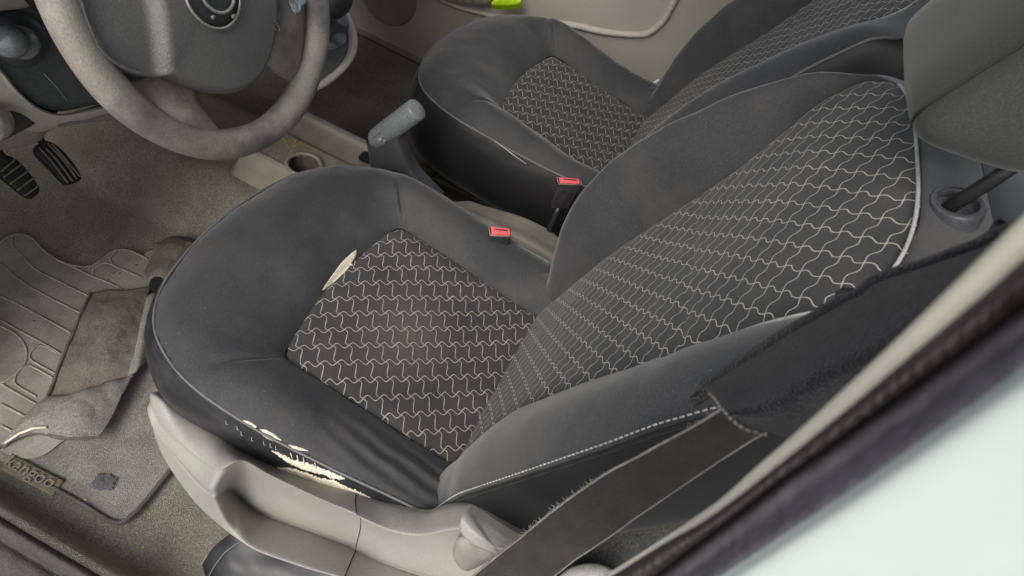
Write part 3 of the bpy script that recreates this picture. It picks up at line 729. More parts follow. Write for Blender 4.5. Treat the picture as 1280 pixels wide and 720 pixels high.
rows = [[uy(p, Y0-.001) for p in lo[0]], [uy(p, Y0+.004) for p in lo[1]], [uy(p, Y0+.02) for p in lo[2]], [uy(p, Y0+.05) for p in [(-60, 170), (-20, 175), (0, 172), (20, 160), (45, 165), (75, 160)]]]
grid('lower_fascia', net(rows, 24, 50), m_dashl, dash)
rows = [[uy(p, .79) for p in [(-20, 125), (15, 135), (40, 140), (70, 149), (110, 148), (170, 130)]], [uy(p, .80) for p in [(-20, 150), (15, 155), (35, 160), (60, 160), (85, 154), (170, 140)]], [uy(p, .81) for p in [(-20, 178), (8, 178), (30, 175), (48, 170), (70, 158), (160, 145)]], [uy(p, .83) for p in [(-20, 194), (0, 188), (26, 183), (50, 176), (72, 160), (160, 148)]], [uy(p, .95) for p in [(-20, 185), (0, 180), (26, 178), (50, 170), (72, 156), (160, 140)]]]
grid('lower_panel', net(rows, 24, 50), m_dashm, dash)
kp = [uy(p, .74) for p in ((-14, 134), (8, 138), (16, 145), (17, 156), (12, 168), (2, 176), (-14, 184), (-30, 160))]
grid('knee_bolster', dome(kp, V(0, -1, .2), .018, 12, 2.4, 72, drop=.05), m_dashm, dash, cv=True)
top = [(-30, -30), (20, -30), (60, -20), (40, 5), (26, 11), (4, 13), (-30, 20)]
grid('upper_fascia', dome([uy(p, Y0-.012) for p in top], V(0, -1, .2), .004, 6, 2, 60, drop=.02), m_dashl, dash, cv=True)
tube('panel_seam', [uy(p, Y0-.0075) for p in ((55, 92), (70, 108), (84, 126))], .0005, m_dashl, dash, ns=4)
# under-dash closing panel and top, real car body that shades the footwell
v, f = box((.36, .98, .56), (1.6, .42, .30)); mk('dash_core', v, f, m_bagw, dash, bev=.03)
# mirror / lamp adjuster knob
kc = uy((24, 50), .735); kt = uy((-22, 48), .69)
ax = kt-kc; ax = ax/np.linalg.norm(ax)
knb = thing('control_stalk', tuple(kc), 'short black round control knob on the dashboard left of the steering wheel', 'control knob')
def lathe(c, ax, prof, ns=36):
    T = np.array(ax)/np.linalg.norm(ax); a = np.cross(T, V(0, 0, 1)); a /= np.linalg.norm(a); b = np.cross(T, a)
    G = np.array([[c+T*h+(a*math.cos(w)+b*math.sin(w))*r for w in np.linspace(0, 2*math.pi, ns, endpoint=False)] for h, r in prof]); return G
bax = V(-.25, -1, .25); bax /= np.linalg.norm(bax)
grid('knob_base', lathe(kc, bax, [(-.02, .034), (.0, .034), (.006, .031), (.010, .024), (.011, .016), (.011, .0005)]), m_bagw, knb, cv=True)
grid('knob', lathe(kc+bax*.010, ax, [(0, .0185), (.004, .020), (.012, .0205), (.016, .019), (.022, .0165), (.03, .0168), (.034, .0185), (.045, .0185), (.056, .016), (.060, .008), (.061, .0005)]), m_hb, knb, cv=True)
ms = []
for k in range(7):
    a = -.9+k*.33; T = ax; e1 = np.cross(T, V(0, 0, 1)); e1 /= np.linalg.norm(e1); e2 = np.cross(T, e1)
    d = e1*math.cos(a)+e2*math.sin(a); ms.append(tubegeo([kc+bax*.010+ax*.006+d*.0204, kc+bax*.010+ax*.010+d*.0207], .0006, ns=4))
v, f = join(ms); mk('knob_marks', v, f, m_fray, knb)

# ------------------------------------------------------------------ gear lever at the centre stack
gp0, gn = V(.36, .56, .44), V(-.15, -.80, .58)
gn = gn/np.linalg.norm(gn)
gear = thing('gear_lever', tuple(upl((405, 70), gp0, gn)), 'black gear knob over a shiny grey gaiter inside a pale grey surround', 'gear lever')
go = [(425, -40), (432, -5), (436, 15), (443, 33), (447, 50), (445, 67), (437, 82), (423, 97), (405, 110), (392, 113), (376, 106), (368, 85), (366, 55), (370, 20), (378, -25), (400, -50)]
gi = [(418, -38), (424, -5), (429, 16), (436, 32), (439, 50), (436, 67), (426, 82), (411, 95), (398, 103), (390, 104), (380, 98), (374, 82), (373, 55), (376, 22), (384, -20), (402, -42)]
Oo = even(np.array([upl(p, gp0, gn) for p in go]), 100, True); Oi = even(np.array([upl(p, gp0, gn) for p in gi]), 100, True)
G = np.array([Oo-gn*.022, Oo-gn*.012, Oo-gn*.002, Oo*.8+Oi*.2+gn*.004, Oo*.4+Oi*.6+gn*.005, Oi+gn*.002, Oi-gn*.01])
G = np.array([catmull(G[:, k], 24) for k in range(100)]).transpose(1, 0, 2)
sr = grid('gear_surround', G, m_dashl, gear, cv=True)
grid('gear_base_plate', dome(Oi-gn*.006, gn, .001, 4, 2, 80), m_dash, gear, cv=True)
gc = upl((397, 30), gp0, gn)
gk = upl((408, -8), gp0+gn*.085, gn)
prof = [(0, .054), (.004, .052), (.010, .040), (.018, .032), (.026, .037), (.034, .028), (.044, .023), (.056, .018)]
Gg = lathe(gc+gn*.0, gk-gc, prof, 48)
Gg = np.array([catmull(Gg[:, k], 30) for k in range(48)]).transpose(1, 0, 2)
for i in range(30):
    for j in range(48): Gg[i, j] += gn*.004*math.sin(j*.8+i*.2)*(1-i/30.)
grid('gaiter', Gg, m_gait, gear, cv=True)
grid('gear_knob', lathe(gk-(gk-gc)/np.linalg.norm(gk-gc)*.03, gk-gc, [(0, .012), (.004, .026), (.014, .038), (.03, .043), (.046, .041), (.06, .031), (.068, .015), (.069, .0005)], 48), m_bagw, gear, cv=True)

# ------------------------------------------------------------------ centre console
con = thing('centre_console', (.36, .5, .1), 'beige plastic console between the seats with a cup holder and sawdust in its seams', 'console')
# front tray: long rows along y, cross-section along x
def crosssec(y, zt):
    return [V(.235, y, zt-.16), V(.262, y, zt-.05), V(.274, y, zt-.008), V(.280, y, zt), V(.286, y, zt+.001), V(.300, y, zt-.002), V(.372, y, zt-.004), V(.378, y, zt-.012), V(.430, y, zt-.006), V(.442, y, zt+.004), V(.450, y, zt+.006), V(.458, y, zt+.0), V(.466, y, zt-.05), V(.472, y, zt-.14)]
ys = np.linspace(.40, .70, 30)
rows = [crosssec(y, .200) for y in ys]+[[q+V(0, (.055 if k_ == 0 else .035 if k_ == 1 else .012 if k_ == 2 else 0), 0) for k_, q in enumerate(crosssec(.704, .188))], [q+V(0, (.05 if k_ == 0 else .03 if k_ == 1 else 0), 0) for k_, q in enumerate(crosssec(.708, .06))]]
G = net(rows, 60, 110)
# cup holder well pressed into the tray
cuc = uz((380, 207), .197)
for i in range(60):
    for j in range(110):
        d = math.hypot(G[i, j, 0]-cuc[0], G[i, j, 1]-cuc[1])
rc = .034
fs = [f_ for f_ in gridfaces(60, 110, flip=True) if math.hypot(*(np.mean([G.reshape(-1, 3)[q] for q in f_], 0)[:2]-cuc[:2])) > rc-.002]
mk('tray', G.reshape(-1, 3), fs, m_beige, con)
tube('cup_holder_rim', [V(cuc[0]+rc*math.cos(a), cuc[1]+rc*math.sin(a), .200) for a in np.linspace(0, 2*math.pi, 40, endpoint=False)], .0045, m_beige, con, closed=True, ns=10)
grid('cup_holder', np.array([[V(cuc[0]+r_*math.cos(a), cuc[1]+r_*math.sin(a), z_) for a in np.linspace(0, 2*math.pi, 40, endpoint=False)] for r_, z_ in ((rc, .2005), (rc-.001, .195), (rc-.003, .150), (rc-.005, .148), (.0005, .148))]), surf('cup_holder_floor', (.085, .065, .047), .7, .25, 30., 900, .0005, .5), con, cv=True)
# rear channel
def cs2(y, w, zt):
    return [V(.26, y, zt-.14), V(.272, y, zt-.02), V(.278, y, zt), V(.292, y, zt+.001), V(.298, y, zt-.010), V(.318, y, zt-.028), V(.345, y, zt-.028), V(.358, y, zt-.012), V(.366, y, zt+.002), V(.376, y, zt+.004), V(.388+w*.2, y, zt-.002), V(.392+w*.6, y, zt-.006), V(.400+w, y, zt-.014), V(.404+w, y, zt-.05), V(.406+w, y, zt-.14)]
rows = []
for y in np.linspace(.432, -.12, 34):
    w = .030*smooth(.30, .26, y)+.018*smooth(.26, .12, y)*(1-smooth(.1, .0, y))
    rows.append(cs2(y, w, .218+.012*smooth(.3, .15, y)-.012*smooth(.10, .0, y)))
grid('rear_channel', net(rows, 90, 100), m_beige, con, flip=False)
# lever slot
slot = [uz(p, .2065) for p in ((448, 197), (452, 192), (462, 190), (520, 212), (512, 222), (455, 203))]
grid('lever_slot', dome(slot, V(0, 0, 1), .0006, 4, 2, 40), m_blk, con, cv=True)
# sawdust
rnd = random.Random(5); parts = []
def crumb(c, s):
    R_ = np.linalg.qr(np.array([[rnd.gauss(0, 1) for _ in range(3)] for _ in range(3)]))[0]
    parts.append(box(c, (s*rnd.uniform(1, 2.4), s, s*.5), R_))
line = even(np.array([uz(p, .194) for p in ((360, 174), (366, 177), (385, 184), (400, 193), (421, 203))]), 60)
for p in line:
    for _ in range(3):
        if rnd.random() < .75: crumb(p+V(rnd.gauss(0, .0012), rnd.gauss(0, .0012), .002), rnd.uniform(.0007, .0016))
for _ in range(60):
    a = uz((rnd.uniform(335, 352), rnd.uniform(184, 201)), .2015) if _ % 2 else uz((rnd.gauss(361, 5), rnd.gauss(178, 4)), .2015)
    crumb(a, rnd.uniform(.0007, .0017))
v, f = join(parts); tag(mk('sawdust', v, f, m_crumb, sm=False), 'yellow sawdust crumbs lying in the console seams', None, kind='stuff')

# ------------------------------------------------------------------ handbrake
hb = thing('parking_brake', (.36, .42, .2), 'grey plastic handbrake lever standing up between the two seats', 'handbrake')
gA = V(.352, .452, .322); gB = V(.362, .386, .418); axh = (gB-gA)/np.linalg.norm(gB-gA); Lh = np.linalg.norm(gB-gA)
pts = [gA-axh*.022, gA-axh*.012, gA, gA+axh*.03, gA+axh*.06, gA+axh*(Lh-.012), gA+axh*(Lh-.004), gA+axh*Lh]
grid('grip', net([list(r_) for r_ in lathe(V(0, 0, 0), V(0, 0, 1.0001), [(0, 0)])], 2, 2), m_hb, hb) if False else None
v, f = tubegeo(catmull(pts, 40), catmull([[.012], [.019], [.0215], [.022], [.022], [.0215], [.019], [.009]], 40)[:, 0], ns=32, r2=catmull([[.011], [.017], [.019], [.020], [.021], [.021], [.018], [.008]], 40)[:, 0])
mk('grip', v, f, m_hb, hb)
tube('grip_ridge', [gA+axh*.004+V(-.0165, .006, .002), gA+axh*.05+V(-.0175, .006, .003), gA+axh*(Lh-.015)+V(-.017, .006, .003)], .0028, m_hb, hb, ns=8)
bc = ux((476, 174), .338); bdir = V(-.9, .15, .35); bdir /= np.linalg.norm(bdir)
grid('release_button', lathe(bc, bdir, [(-.02, .012), (0, .012), (.002, .0115), (.003, .009), (.003, .0085), (.007, .008), (.009, .005), (.0095, .0003)], 28), m_hb, hb, cv=True)
prow = []
for (l, r_, d) in (((459, 176), (500, 170), .014), ((462, 190), (507, 186), .016), ((464, 205), (520, 214), .017), ((468, 222), (550, 246), .018)):
    A = ux(l, .352); B = ux(r_, .352); prow.append([A+V(d, .0, 0), A+V(d*.3, .0, 0)+(A-B)*.01, A+V(-d*.7, 0, 0)+(B-A)*.08, A*.5+B*.5+V(-d, 0, 0), B+V(-d*.7, 0, 0)+(A-B)*.08, B+V(d*.3, 0, 0), B+V(d, 0, 0)])
grid('lever_arm', net(prow, 24, 40), m_hbd, hb)

# ------------------------------------------------------------------ pedals
def pedal(name, lab, outl, y, ribs, n_=V(-.1, -.8, .6), rib_n=5):
    n_ = n_/np.linalg.norm(n_); c = uy(outl[0], y)
    pts = [uy(p, y) for p in outl]; cen = np.mean(pts, 0)
    t = thing(name, tuple(cen), lab, 'pedal', 'foot pedals')
    pd = grid('pedal_pad', dome([upl(p, cen, n_) for p in outl], n_, .003, 6, 3, 72, drop=.012), m_ped, t, cv=True)
    parts = [tubegeo(even(np.array([upl(p, cen, n_)+n_*.004 for p in r_]), 12), .0017, ns=6) for r_ in ribs]
    v, f = join(parts); mk('grip_ribs', v, f, m_pedm, pd)
    tube('pedal_arm', [cen-n_*.01, cen+V(.0, .03, .05), cen+V(0, .05, .2), cen+V(0, .06, .32)], .007, m_rail, t, ns=8)
# px from crops: clutch(lower-left), brake
pedal('clutch_pedal', 'black rubber pedal with crosswise pale ribs, nearest the driver door', [(-3, 196), (6, 194), (20, 199), (34, 213), (47, 231), (49, 240), (40, 248), (32, 246), (14, 232), (-4, 215)], .95,
      [[(0, 215), (18, 199)], [(3, 222), (26, 205)], [(11, 230), (35, 213)], [(20, 238), (42, 222)], [(29, 245), (48, 232)]])
pedal('brake_pedal', 'black rubber pedal with lengthwise pale ribs, below the steering wheel', [(44, 186), (52, 179), (62, 177), (76, 186), (92, 204), (101, 220), (99, 226), (86, 231), (78, 227), (60, 208), (48, 196)], .95,
      [[(47, 184), (62, 200), (84, 229)], [(52, 181), (70, 200), (90, 227)], [(58, 179), (78, 200), (95, 224)], [(64, 180), (84, 203), (99, 221)]])

# ------------------------------------------------------------------ floor, carpet
def floorz(x, y):
    z = .0
    z += .13*smooth(.14, .25, x)*(1-smooth(.44, .56, x))             # tunnel
    z += .55*smooth(.98, 1.7, y)*1.0
    z += .06*smooth(-.405, -.435, x)
    z += .012*math.exp(-((y-.36)/.03)**2)*smooth(-.42, -.40, x)*smooth(-.2, -.26, x)*-1
    z += .004*fbm((x, y, 0), 7.)
    z += .02*smooth(.33, .22, y)*smooth(-.42, -.40, x)*(1-smooth(-.1, .1, x))*.5
    z -= .0
    return z
nu, nv = 120, 150
xs = np.linspace(-.462, 1.17, nu); ysf = np.linspace(-.75, 1.72, nv)
G = np.array([[V(x, y, floorz(x, y)) for y in ysf] for x in xs])
fl = grid('floor_carpet', G, m_carpet); tag(fl, 'brown-grey floor carpet, dusty and stained', kind='structure')
# darker passenger footwell mat
G = np.array([[V(x, y, floorz(x, y)+.012) for y in np.linspace(.45, 1.5, 60)] for x in np.linspace(.55, 1.10, 40)])
pm = grid('passenger_floor_mat', G, m_carpd, solid=.006); tag(pm, 'dark plain carpet mat in the far footwell before the far seat', 'floor mat')
G = np.array([[V(x, y, floorz(x, y)+.010) for y in np.linspace(-.7, .02, 40)] for x in np.linspace(-.425, .24, 40)])
rm = grid('rear_floor_carpet', G, m_grc); tag(rm, 'grey rear floor carpet behind the near seat', kind='structure')

# ---- driver's floor mat
mt = thing('floor_mat', (-.12, .7, 0), 'dirty grey driver floor mat with a ribbed rubber heel area and torn folded edges', 'floor mat')
mz = lambda x, y: floorz(x, y)+.010
R1 = [uz(p, .014)[:2] for p in ((0, 304), (8, 297), (17, 293), (28, 292), (40, 297), (55, 312), (75, 325), (95, 331), (115, 331), (128, 322), (142, 313), (152, 311), (165, 314), (185, 324))]
O = [(-.372, .455), (-.372, .52), (-.374, .60), (-.376, .75), (-.37, .95), (-.30, 1.05), (-.15, 1.075)]+[(p[0]+.003, p[1]+.004) for p in R1]+[(.10, .80), (.13, .72), (.14, .55), (.08, .46), (-.05, .445), (-.2, .442), (-.29, .440), (-.352, .4395)]
O = even(np.array([[a, b, 0] for a, b in O]), 260, True); c = O.mean(0); G = []
for s in [1.003, 1.0]+list(np.linspace(.985, .01, 34)):
    G.append([V(*(c+(p-c)*s)[:2], mz(*(c+(p-c)*s)[:2])+(-.012 if s > 1.001 else 0)+.0015*fbm(c+(p-c)*s, 20.)+(.003*math.exp(-((s-.97)/.02)**2))) for p in O])
grid('mat_pile', np.array(G), m_mat, mt, cv=True)
O2 = [p for p in O if p[1] < .62 and (p[0] < -.1 or p[1] < .5)]; i0 = int(np.argmin([p[0]*0+abs(p[1]-.61)+(p[0] > -.3)*9 for p in O])); O2 = sorted(O2, key=lambda p: math.atan2(p[1]-.75, p[0]+.05) if math.atan2(p[1]-.75, p[0]+.05) > -math.pi else 0)
tube('mat_binding', [V(p[0], p[1], mz(p[0], p[1])+.002+.0012*fbm(p, 30.)) for p in O2], .0055, m_edge, mt, ns=8, r2=.004)
# rubber area
ru = [(-.372+.012, .64), (-.366, .8), (-.36, .95), (-.25, 1.05), (-.15, 1.072)]+[tuple(p) for p in R1]+[(.09, .79), (.08, .74), (-.05, .70), (-.15, .66), (-.20, .60), (-.30, .61)]
R_ = even(np.array([[a, b, 0] for a, b in ru]), 220, True); c = R_.mean(0)
grid('rubber_heel_pad', np.array([[V(*(c+(p-c)*s)[:2], mz(*(c+(p-c)*s)[:2])+.0032) for p in R_] for s in [1.0]+list(np.linspace(.98, .01, 26))]), m_rub, mt, cv=True)
ribs = [
 [(0, 304), (8, 297), (17, 293), (28, 292), (40, 297), (55, 312), (75, 325), (95, 331), (115, 331), (128, 322), (142, 313), (152, 311), (165, 314), (185, 324)],
 [(17, 297), (15, 305), (30, 322), (48, 338), (78, 353), (112, 370)],
 [(75, 325), (95, 334), (116, 345), (136, 353), (153, 361)],
 [(116, 345), (116, 337), (124, 330), (134, 328), (152, 336), (178, 347)],
 [(140, 330), (138, 322), (145, 314)],
 [(0, 327), (25, 350), (60, 370), (102, 391)],
 [(0, 370), (15, 377), (45, 391), (88, 415)], [(0, 400), (10, 405), (30, 416), (58, 431), (75, 441)],
 [(0, 407), (18, 416), (30, 430), (33, 444), (28, 457), (14, 470), (0, 478)],
 [(71, 441), (58, 433), (47, 432), (38, 440), (38, 448), (48, 455), (68, 466)],
 [(66, 472), (45, 460), (34, 456), (24, 462), (18, 470), (20, 480), (45, 495)],
 [(0, 478), (20, 490), (52, 508)], [(0, 503), (20, 514), (40, 524)], [(0, 530), (18, 540)]]
rp = []
for r_ in ribs:
    P = even(np.array([uz(p, .0165) for p in r_]), 30)
    P[:, 2] = [mz(p[0], p[1])+.0040 for p in P]; rp.append(tubegeo(P, .0016, ns=6, r2=.0020))
v, f = join(rp); mk('raised_ribs', v, f, m_rib, mt)
# flaps
def flap(name, rows, mat, nu=30, nv=30, amp=.003, sol=.005):
    G = net([[uz(p, z) for p, z in r_] for r_ in rows], nu, nv)
    for i in range(nu):
        for j in range(nv): G[i, j, 2] += amp*fbm(G[i, j], 22., 6.)
    return grid(name, G, mat, mt, solid=sol), G
_, Gf = flap('folded_flap', [[((114, 366), .022), ((134, 362), .030), ((160, 362), .034), ((188, 357), .030)],
                     [((100, 398), .026), ((124, 396), .040), ((152, 394), .046), ((180, 392), .034)],
                     [((82, 440), .024), ((110, 437), .040), ((140, 434), .046), ((172, 430), .036)],
                     [((59, 498), .020), ((85, 497), .026), ((122, 484), .034), ((168, 470), .030)]], m_flap, 60, 50, .004)
tube('flap_hem', [g+V(0, 0, .001) for g in Gf[:, 0]], .003, m_edge, mt, ns=6)
tube('flap_fringe', [g+V(0, 0, .001)+V(0, 0, .002)*fbm(g, 80.) for g in Gf[-1]], .0032, m_edge, mt, ns=6)
flap('pale_backing', [[((178, 376), .030), ((190, 366), .036), ((200, 366), .032)], [((170, 420), .034), ((180, 412), .042), ((192, 408), .032)], [((160, 470), .034), ((172, 462), .040), ((182, 455), .030)]], m_mat, 24, 14, .002)
_, Gr = flap('torn_roll', [[((180, 338), .02), ((190, 318), .030), ((205, 300), .034), ((222, 294), .034), ((248, 298), .026)],
                   [((183, 348), .034), ((200, 335), .046), ((216, 318), .048), ((235, 305), .046), ((252, 306), .03)],
                   [((196, 352), .028), ((207, 350), .036), ((220, 340), .036), ((236, 322), .034), ((256, 318), .026)]], m_flap, 40, 44, .005)
hole = [uz(p, .040) for p in ((190, 348), (200, 345), (202, 354), (196, 364), (189, 362), (186, 356))]
grid('tear_hole', dome(hole, V(0, 0, 1), .0006, 4, 2, 30), m_blk, mt, cv=True)
_, Gl = flap('loose_grey_fold', [[((0, 560), .012), ((20, 548), .018), ((45, 540), .026), ((70, 545), .034), ((100, 548), .036), ((126, 546), .028)],
                   [((4, 556), .018), ((28, 535), .030), ((52, 525), .040), ((80, 522), .046), ((108, 520), .046), ((140, 520), .030)],
                   [((8, 552), .016), ((34, 528), .028), ((60, 508), .038), ((90, 498), .044), ((124, 488), .044), ((160, 482), .030)],
                   [((12, 548), .012), ((36, 522), .018), ((60, 500), .022), ((90, 496), .026), ((124, 484), .030), ((168, 470), .026)]], m_mat, 50, 70, .005)
P = np.array([g for g in Gl[0]]); tube('torn_hem', P+V(0, 0, .0015), [.0035+.002*abs(fbm(p, 60.)) for p in P], m_edge, mt, ns=7)
tube('light_thread_hem', [uz(p, z) for p, z in (((6, 554), .024), ((24, 542), .032), ((42, 535), .040), ((58, 534), .044))], .0022, m_foam, mt, ns=6)
# worn spot
sp = [uz(p, .0145) for p in ((121, 594), (131, 591), (142, 594), (145, 603), (137, 611), (124, 612), (116, 607), (113, 600))]
O_ = even(np.array(sp), 60, True); c_ = O_.mean(0)
grid('worn_spot', np.array([[V(*(c_+(p-c_)*s*(1+.5*fbm(p, 260.)))[:2], mz(p[0], p[1])+.0032+.001*(1-s)) for p in O_] for s in (1., .7, .4, .01)]), m_stain, mt, cv=True)
# name tag with lettering
tg = [uz(p, .015) for p in ((15, 567), (80, 600), (65, 620), (1, 587))]
Gt = np.array([[tg[0]*(1-a)*(1-b)+tg[1]*a*(1-b)+tg[2]*a*b+tg[3]*(1-a)*b for a in np.linspace(0, 1, 20)] for b in np.linspace(0, 1, 8)])
for i in range(8):
    for j in range(20): Gt[i, j, 2] = mz(Gt[i, j, 0], Gt[i, j, 1])+.0045+.0006*math.sin(i/7*math.pi)
tagp = grid('name_tag', Gt, m_tagm, mt, solid=.003)
def text_mesh(body, size, org, X, Y, mat, parent, name, ext=.0003):
    cu = bpy.data.curves.new(name, 'FONT'); cu.body = body; cu.size = size; cu.extrude = ext; cu.align_x = 'CENTER'; cu.align_y = 'CENTER'; cu.space_character = 1.05
    o = bpy.data.objects.new('tmp', cu); COL.objects.link(o); dg = bpy.context.evaluated_depsgraph_get(); me = bpy.data.meshes.new_from_object(o.evaluated_get(dg))
    X = X/np.linalg.norm(X); Y = Y-X*(Y@X); Y = Y/np.linalg.norm(Y); Z = np.cross(X, Y)
    vs = [org+X*v.co.x+Y*v.co.y+Z*v.co.z for v in me.vertices]; fs = [tuple(p.vertices) for p in me.polygons]
    bpy.data.objects.remove(o); bpy.data.meshes.remove(me)
    return mk(name, vs, fs, mat, parent, sm=False)
oc = uz((38, 590), mz(-.33, .6)+.0078)
text_mesh('kangoo', .028, oc, uz((68, 604), .02)-uz((12, 575), .02), uz((15, 567), .02)-uz((1, 587), .02), m_tagt, tagp, 'tag_lettering')

# debris on the carpet
rnd = random.Random(11); parts = []
for _ in range(26):
    px = (rnd.uniform(5, 270), rnd.uniform(300, 700)); 
    p = uz(px, .015); z = floorz(p[0], p[1])
    if -.42 < p[0] < .1: crumb(V(p[0], p[1], z+.017 if (p[1] > .44 and p[0] > -.372) else z+.004), rnd.uniform(.0007, .0015))
for px in ((105, 650), (180, 686), (172, 668), (188, 645), (108, 627), (57, 615), (195, 550)):
    p = uz(px, .006); crumb(p+V(0, 0, .008), .0018)
v, f = join(parts); tag(mk('crumbs', v, f, m_crumb, sm=False), 'small yellow crumbs scattered on the carpet and mat', kind='stuff')

# ------------------------------------------------------------------ far door
dr = thing('passenger_door', (1.15, .5, 0), 'taupe plastic trim panel of the closed far door with a speaker grille', 'door')
XD = 1.14
def dp(p, dx=0.): return ux(p, XD+dx)
yy = np.linspace(-.35, 1.35, 60); zz = np.linspace(-.075, .62, 40)
def xd(y, z): return XD+.012*smooth(.1, -.06, z)-.05*smooth(.35, .6, z)*0
G = np.array([[V(xd(y, z)+.001*fbm((y, z, 0), 3.), y, z) for z in zz] for y in yy])
bandpx = [(500, -60), (525, -25), (547, -2), (562, 6), (586, 14), (640, 27), (690, 32), (725, 37), (746, 42), (775, 46), (799, 47), (815, 44), (833, 29), (843, 12), (852, -5), (870, -45)]
grid('door_panel', G, m_door, dr)
B0 = even(np.array([dp(p) for p in bandpx]), 120)
ctr = np.array([XD, .35, .55])
G = []
for (sc_, dx) in ((0, .0), (.002, -.008), (.006, -.013), (.012, -.014), (.018, -.010), (.020, -.003)):
    r_ = []
    for p in B0:
        d = ctr-p; d[0] = 0; d /= np.linalg.norm(d); r_.append(p+d*sc_+V(dx, 0, 0))
    G.append(r_)
grid('pocket_lip', np.array([catmull(np.array(G)[:, k], 20) for k in range(120)]).transpose(1, 0, 2), surf('highlit_pocket_lip', (.34, .31, .265), .5, .05, 6., 900, .0004, .5, .4), dr)  # paler than the door: the lip's highlight line is put into its colour
O_ = [p+((ctr-p)/np.linalg.norm(ctr-p))*.019 for p in B0]+[V(XD, .0, .75), V(XD, .9, .75)]
grid('door_inset', dome([p+V(-.004, 0, 0) for p in O_], V(-1, 0, 0), .004, 10, 3, 120), m_doorp, dr, cv=True)
sc0 = dp((484, -8), -.003)
Gs = lathe(sc0, V(-1, 0, 0), [(-.004, .098), (.002, .096), (.004, .090), (.001, .084), (.001, .082), (.004, .06), (.005, .03), (.005, .0005)], 60)
grid('speaker_grille', Gs, surf('speaker_cloth', (.165, .145, .12), .8, .1, 20, 1500, .001, 1., .2, fine=.3), dr, cv=True)
# speaker bulge around
# window sill / upper door so that light and reflections are right
v, f = box((1.20, .35, .66), (.10, 1.6, .16)); mk('door_top', v, f, m_door, dr, bev=.02)
vest = [ux(p, 1.06) for p in ((614, 4), (621, -4), (629, -13), (640, -14), (647, -8), (651, 2), (640, 6), (620, 6))]
vst = grid('safety_vest', dome(vest, V(-.7, 0, .7), .012, 10, 1.6, 60, drop=.03), m_vest, cv=True)
tag(vst, 'bright yellow-green cloth peeking over the far seat by the door', 'safety vest')
bl_ = [ux(p, 1.10) for p in ((548, -20), (550, -5), (562, 0), (590, 5), (610, 3), (620, -12), (600, -26))]
bg = grid('plastic_bag', dome(bl_, V(-.8, 0, .6), .02, 8, 2, 60, drop=.02), surf('clear_bag', (.26, .27, .20), .35, .4, 25, 400, .002, .8, .5), cv=True); tag(bg, 'crumpled pale greenish plastic bag in the far door pocket', 'bag')

# ------------------------------------------------------------------ sill and pillar on the near side
sill = thing('door_sill', (-.46, .5, .05), 'near door sill at the lower left corner, white paint beside a dark rubber seal', 'door sill')
def along(prof, y0=-.10, y1=1.3, n=60):
    return np.array([[V(x, y, z) for x, z in prof] for y in np.linspace(y0, y1, n)])
a0 = uz((0, 655), .065); a1 = uz((140, 720), .065)
sx = (a0[0]+a1[0])/2
grid('rubber_seal', along(catmull([(sx+.006, .02), (sx+.004, .045), (sx+.001, .060), (sx-.006, .069), (sx-.013, .067), (sx-.018, .061), (sx-.022, .056), (sx-.030, .058), (sx-.042, .054), (sx-.050, .046), (sx-.056, .036)], 40)), m_seal, sill, flip=True)
grid('painted_sill', along(catmull([(sx-.052, .034), (sx-.058, .038), (sx-.07, .040), (sx-.10, .040), (sx-.13, .040), (sx-.15, .0), (sx-.155, -.1)], 30)), m_white, sill, flip=True)

pil = thing('door_pillar', (-.47, -.08, .1), 'blurred door pillar crossing the lower right corner, cream trim, dark seal and white painted body', 'car pillar')
def vline(pxs, x): return [ux(p, x) for p in pxs]
A_ = [(1420, 142), (1280, 268), (1227, 320), (1120, 424), (1018, 520), (938, 590), (904, 621), (871, 645), (829, 673), (768, 712), (700, 752), (620, 800)]
B_ = [(1420, 198), (1280, 324), (1240, 360), (1135, 448), (1049, 520), (950, 600), (908, 632), (875, 655), (830, 680), (774, 715), (705, 758), (630, 808)]
C_ = [(1440, 250), (1280, 381), (1250, 404), (1160, 470), (1079, 528), (977, 600), (935, 633), (900, 660), (865, 687), (815, 725), (745, 775), (660, 835)]
D_ = [(1450, 330), (1280, 455), (1250, 478), (1180, 528), (1079, 600), (1020, 640), (985, 663), (945, 690), (899, 720), (845, 758), (780, 800), (700, 860)]
E_ = [(1720, 620), (1600, 720), (1540, 760), (1480, 810), (1400, 870), (1330, 920), (1290, 950), (1240, 980), (1190, 1020), (1140, 1060), (1060, 1110), (980, 1170)]
def mixl(a, b, t): return [(p[0]*(1-t)+q[0]*t, p[1]*(1-t)+q[1]*t) for p, q in zip(a, b)]
r0 = [p+V(.05, -.02, 0) for p in vline(A_, -.452)]
grid('pillar_trim', net([[p+V(.003, -.002, 0) for p in vline(A_, -.452)], vline(A_, -.452), vline(mixl(A_, B_, .25), -.456), vline(mixl(A_, B_, .8), -.459), vline(B_, -.460), [p+V(0, -.02, 0) for p in vline(B_, -.461)]], 30, 90), m_cream, pil)
# ribbed seal
rows = [vline(mixl(B_, C_, t_), x_) for t_, x_ in ((-.02, -.459), (.1, -.466), (.3, -.4715), (.6, -.4725), (.85, -.468), (1., -.462))]
G = net(rows, 26, 260)
for j in range(260):
    for i in range(26): G[i, j, 0] += .0005*math.sin(j*1.3)*math.sin(math.pi*i/25)
grid('pillar_seal', G, m_seal, pil)
grid('pillar_rubber', net([vline(mixl(C_, D_, t_), x_) for t_, x_ in ((-.02, -.463), (.15, -.470), (.45, -.474), (.6, -.477), (.85, -.482), (1.02, -.484))], 30, 90), m_gseal, pil)
grid('pillar_paint', net([vline(mixl(D_, E_, t_), x_) for t_, x_ in ((0., -.4835), (.08, -.489), (.35, -.494), (.6, -.497), (1., -.503))], 30, 90), m_white, pil)

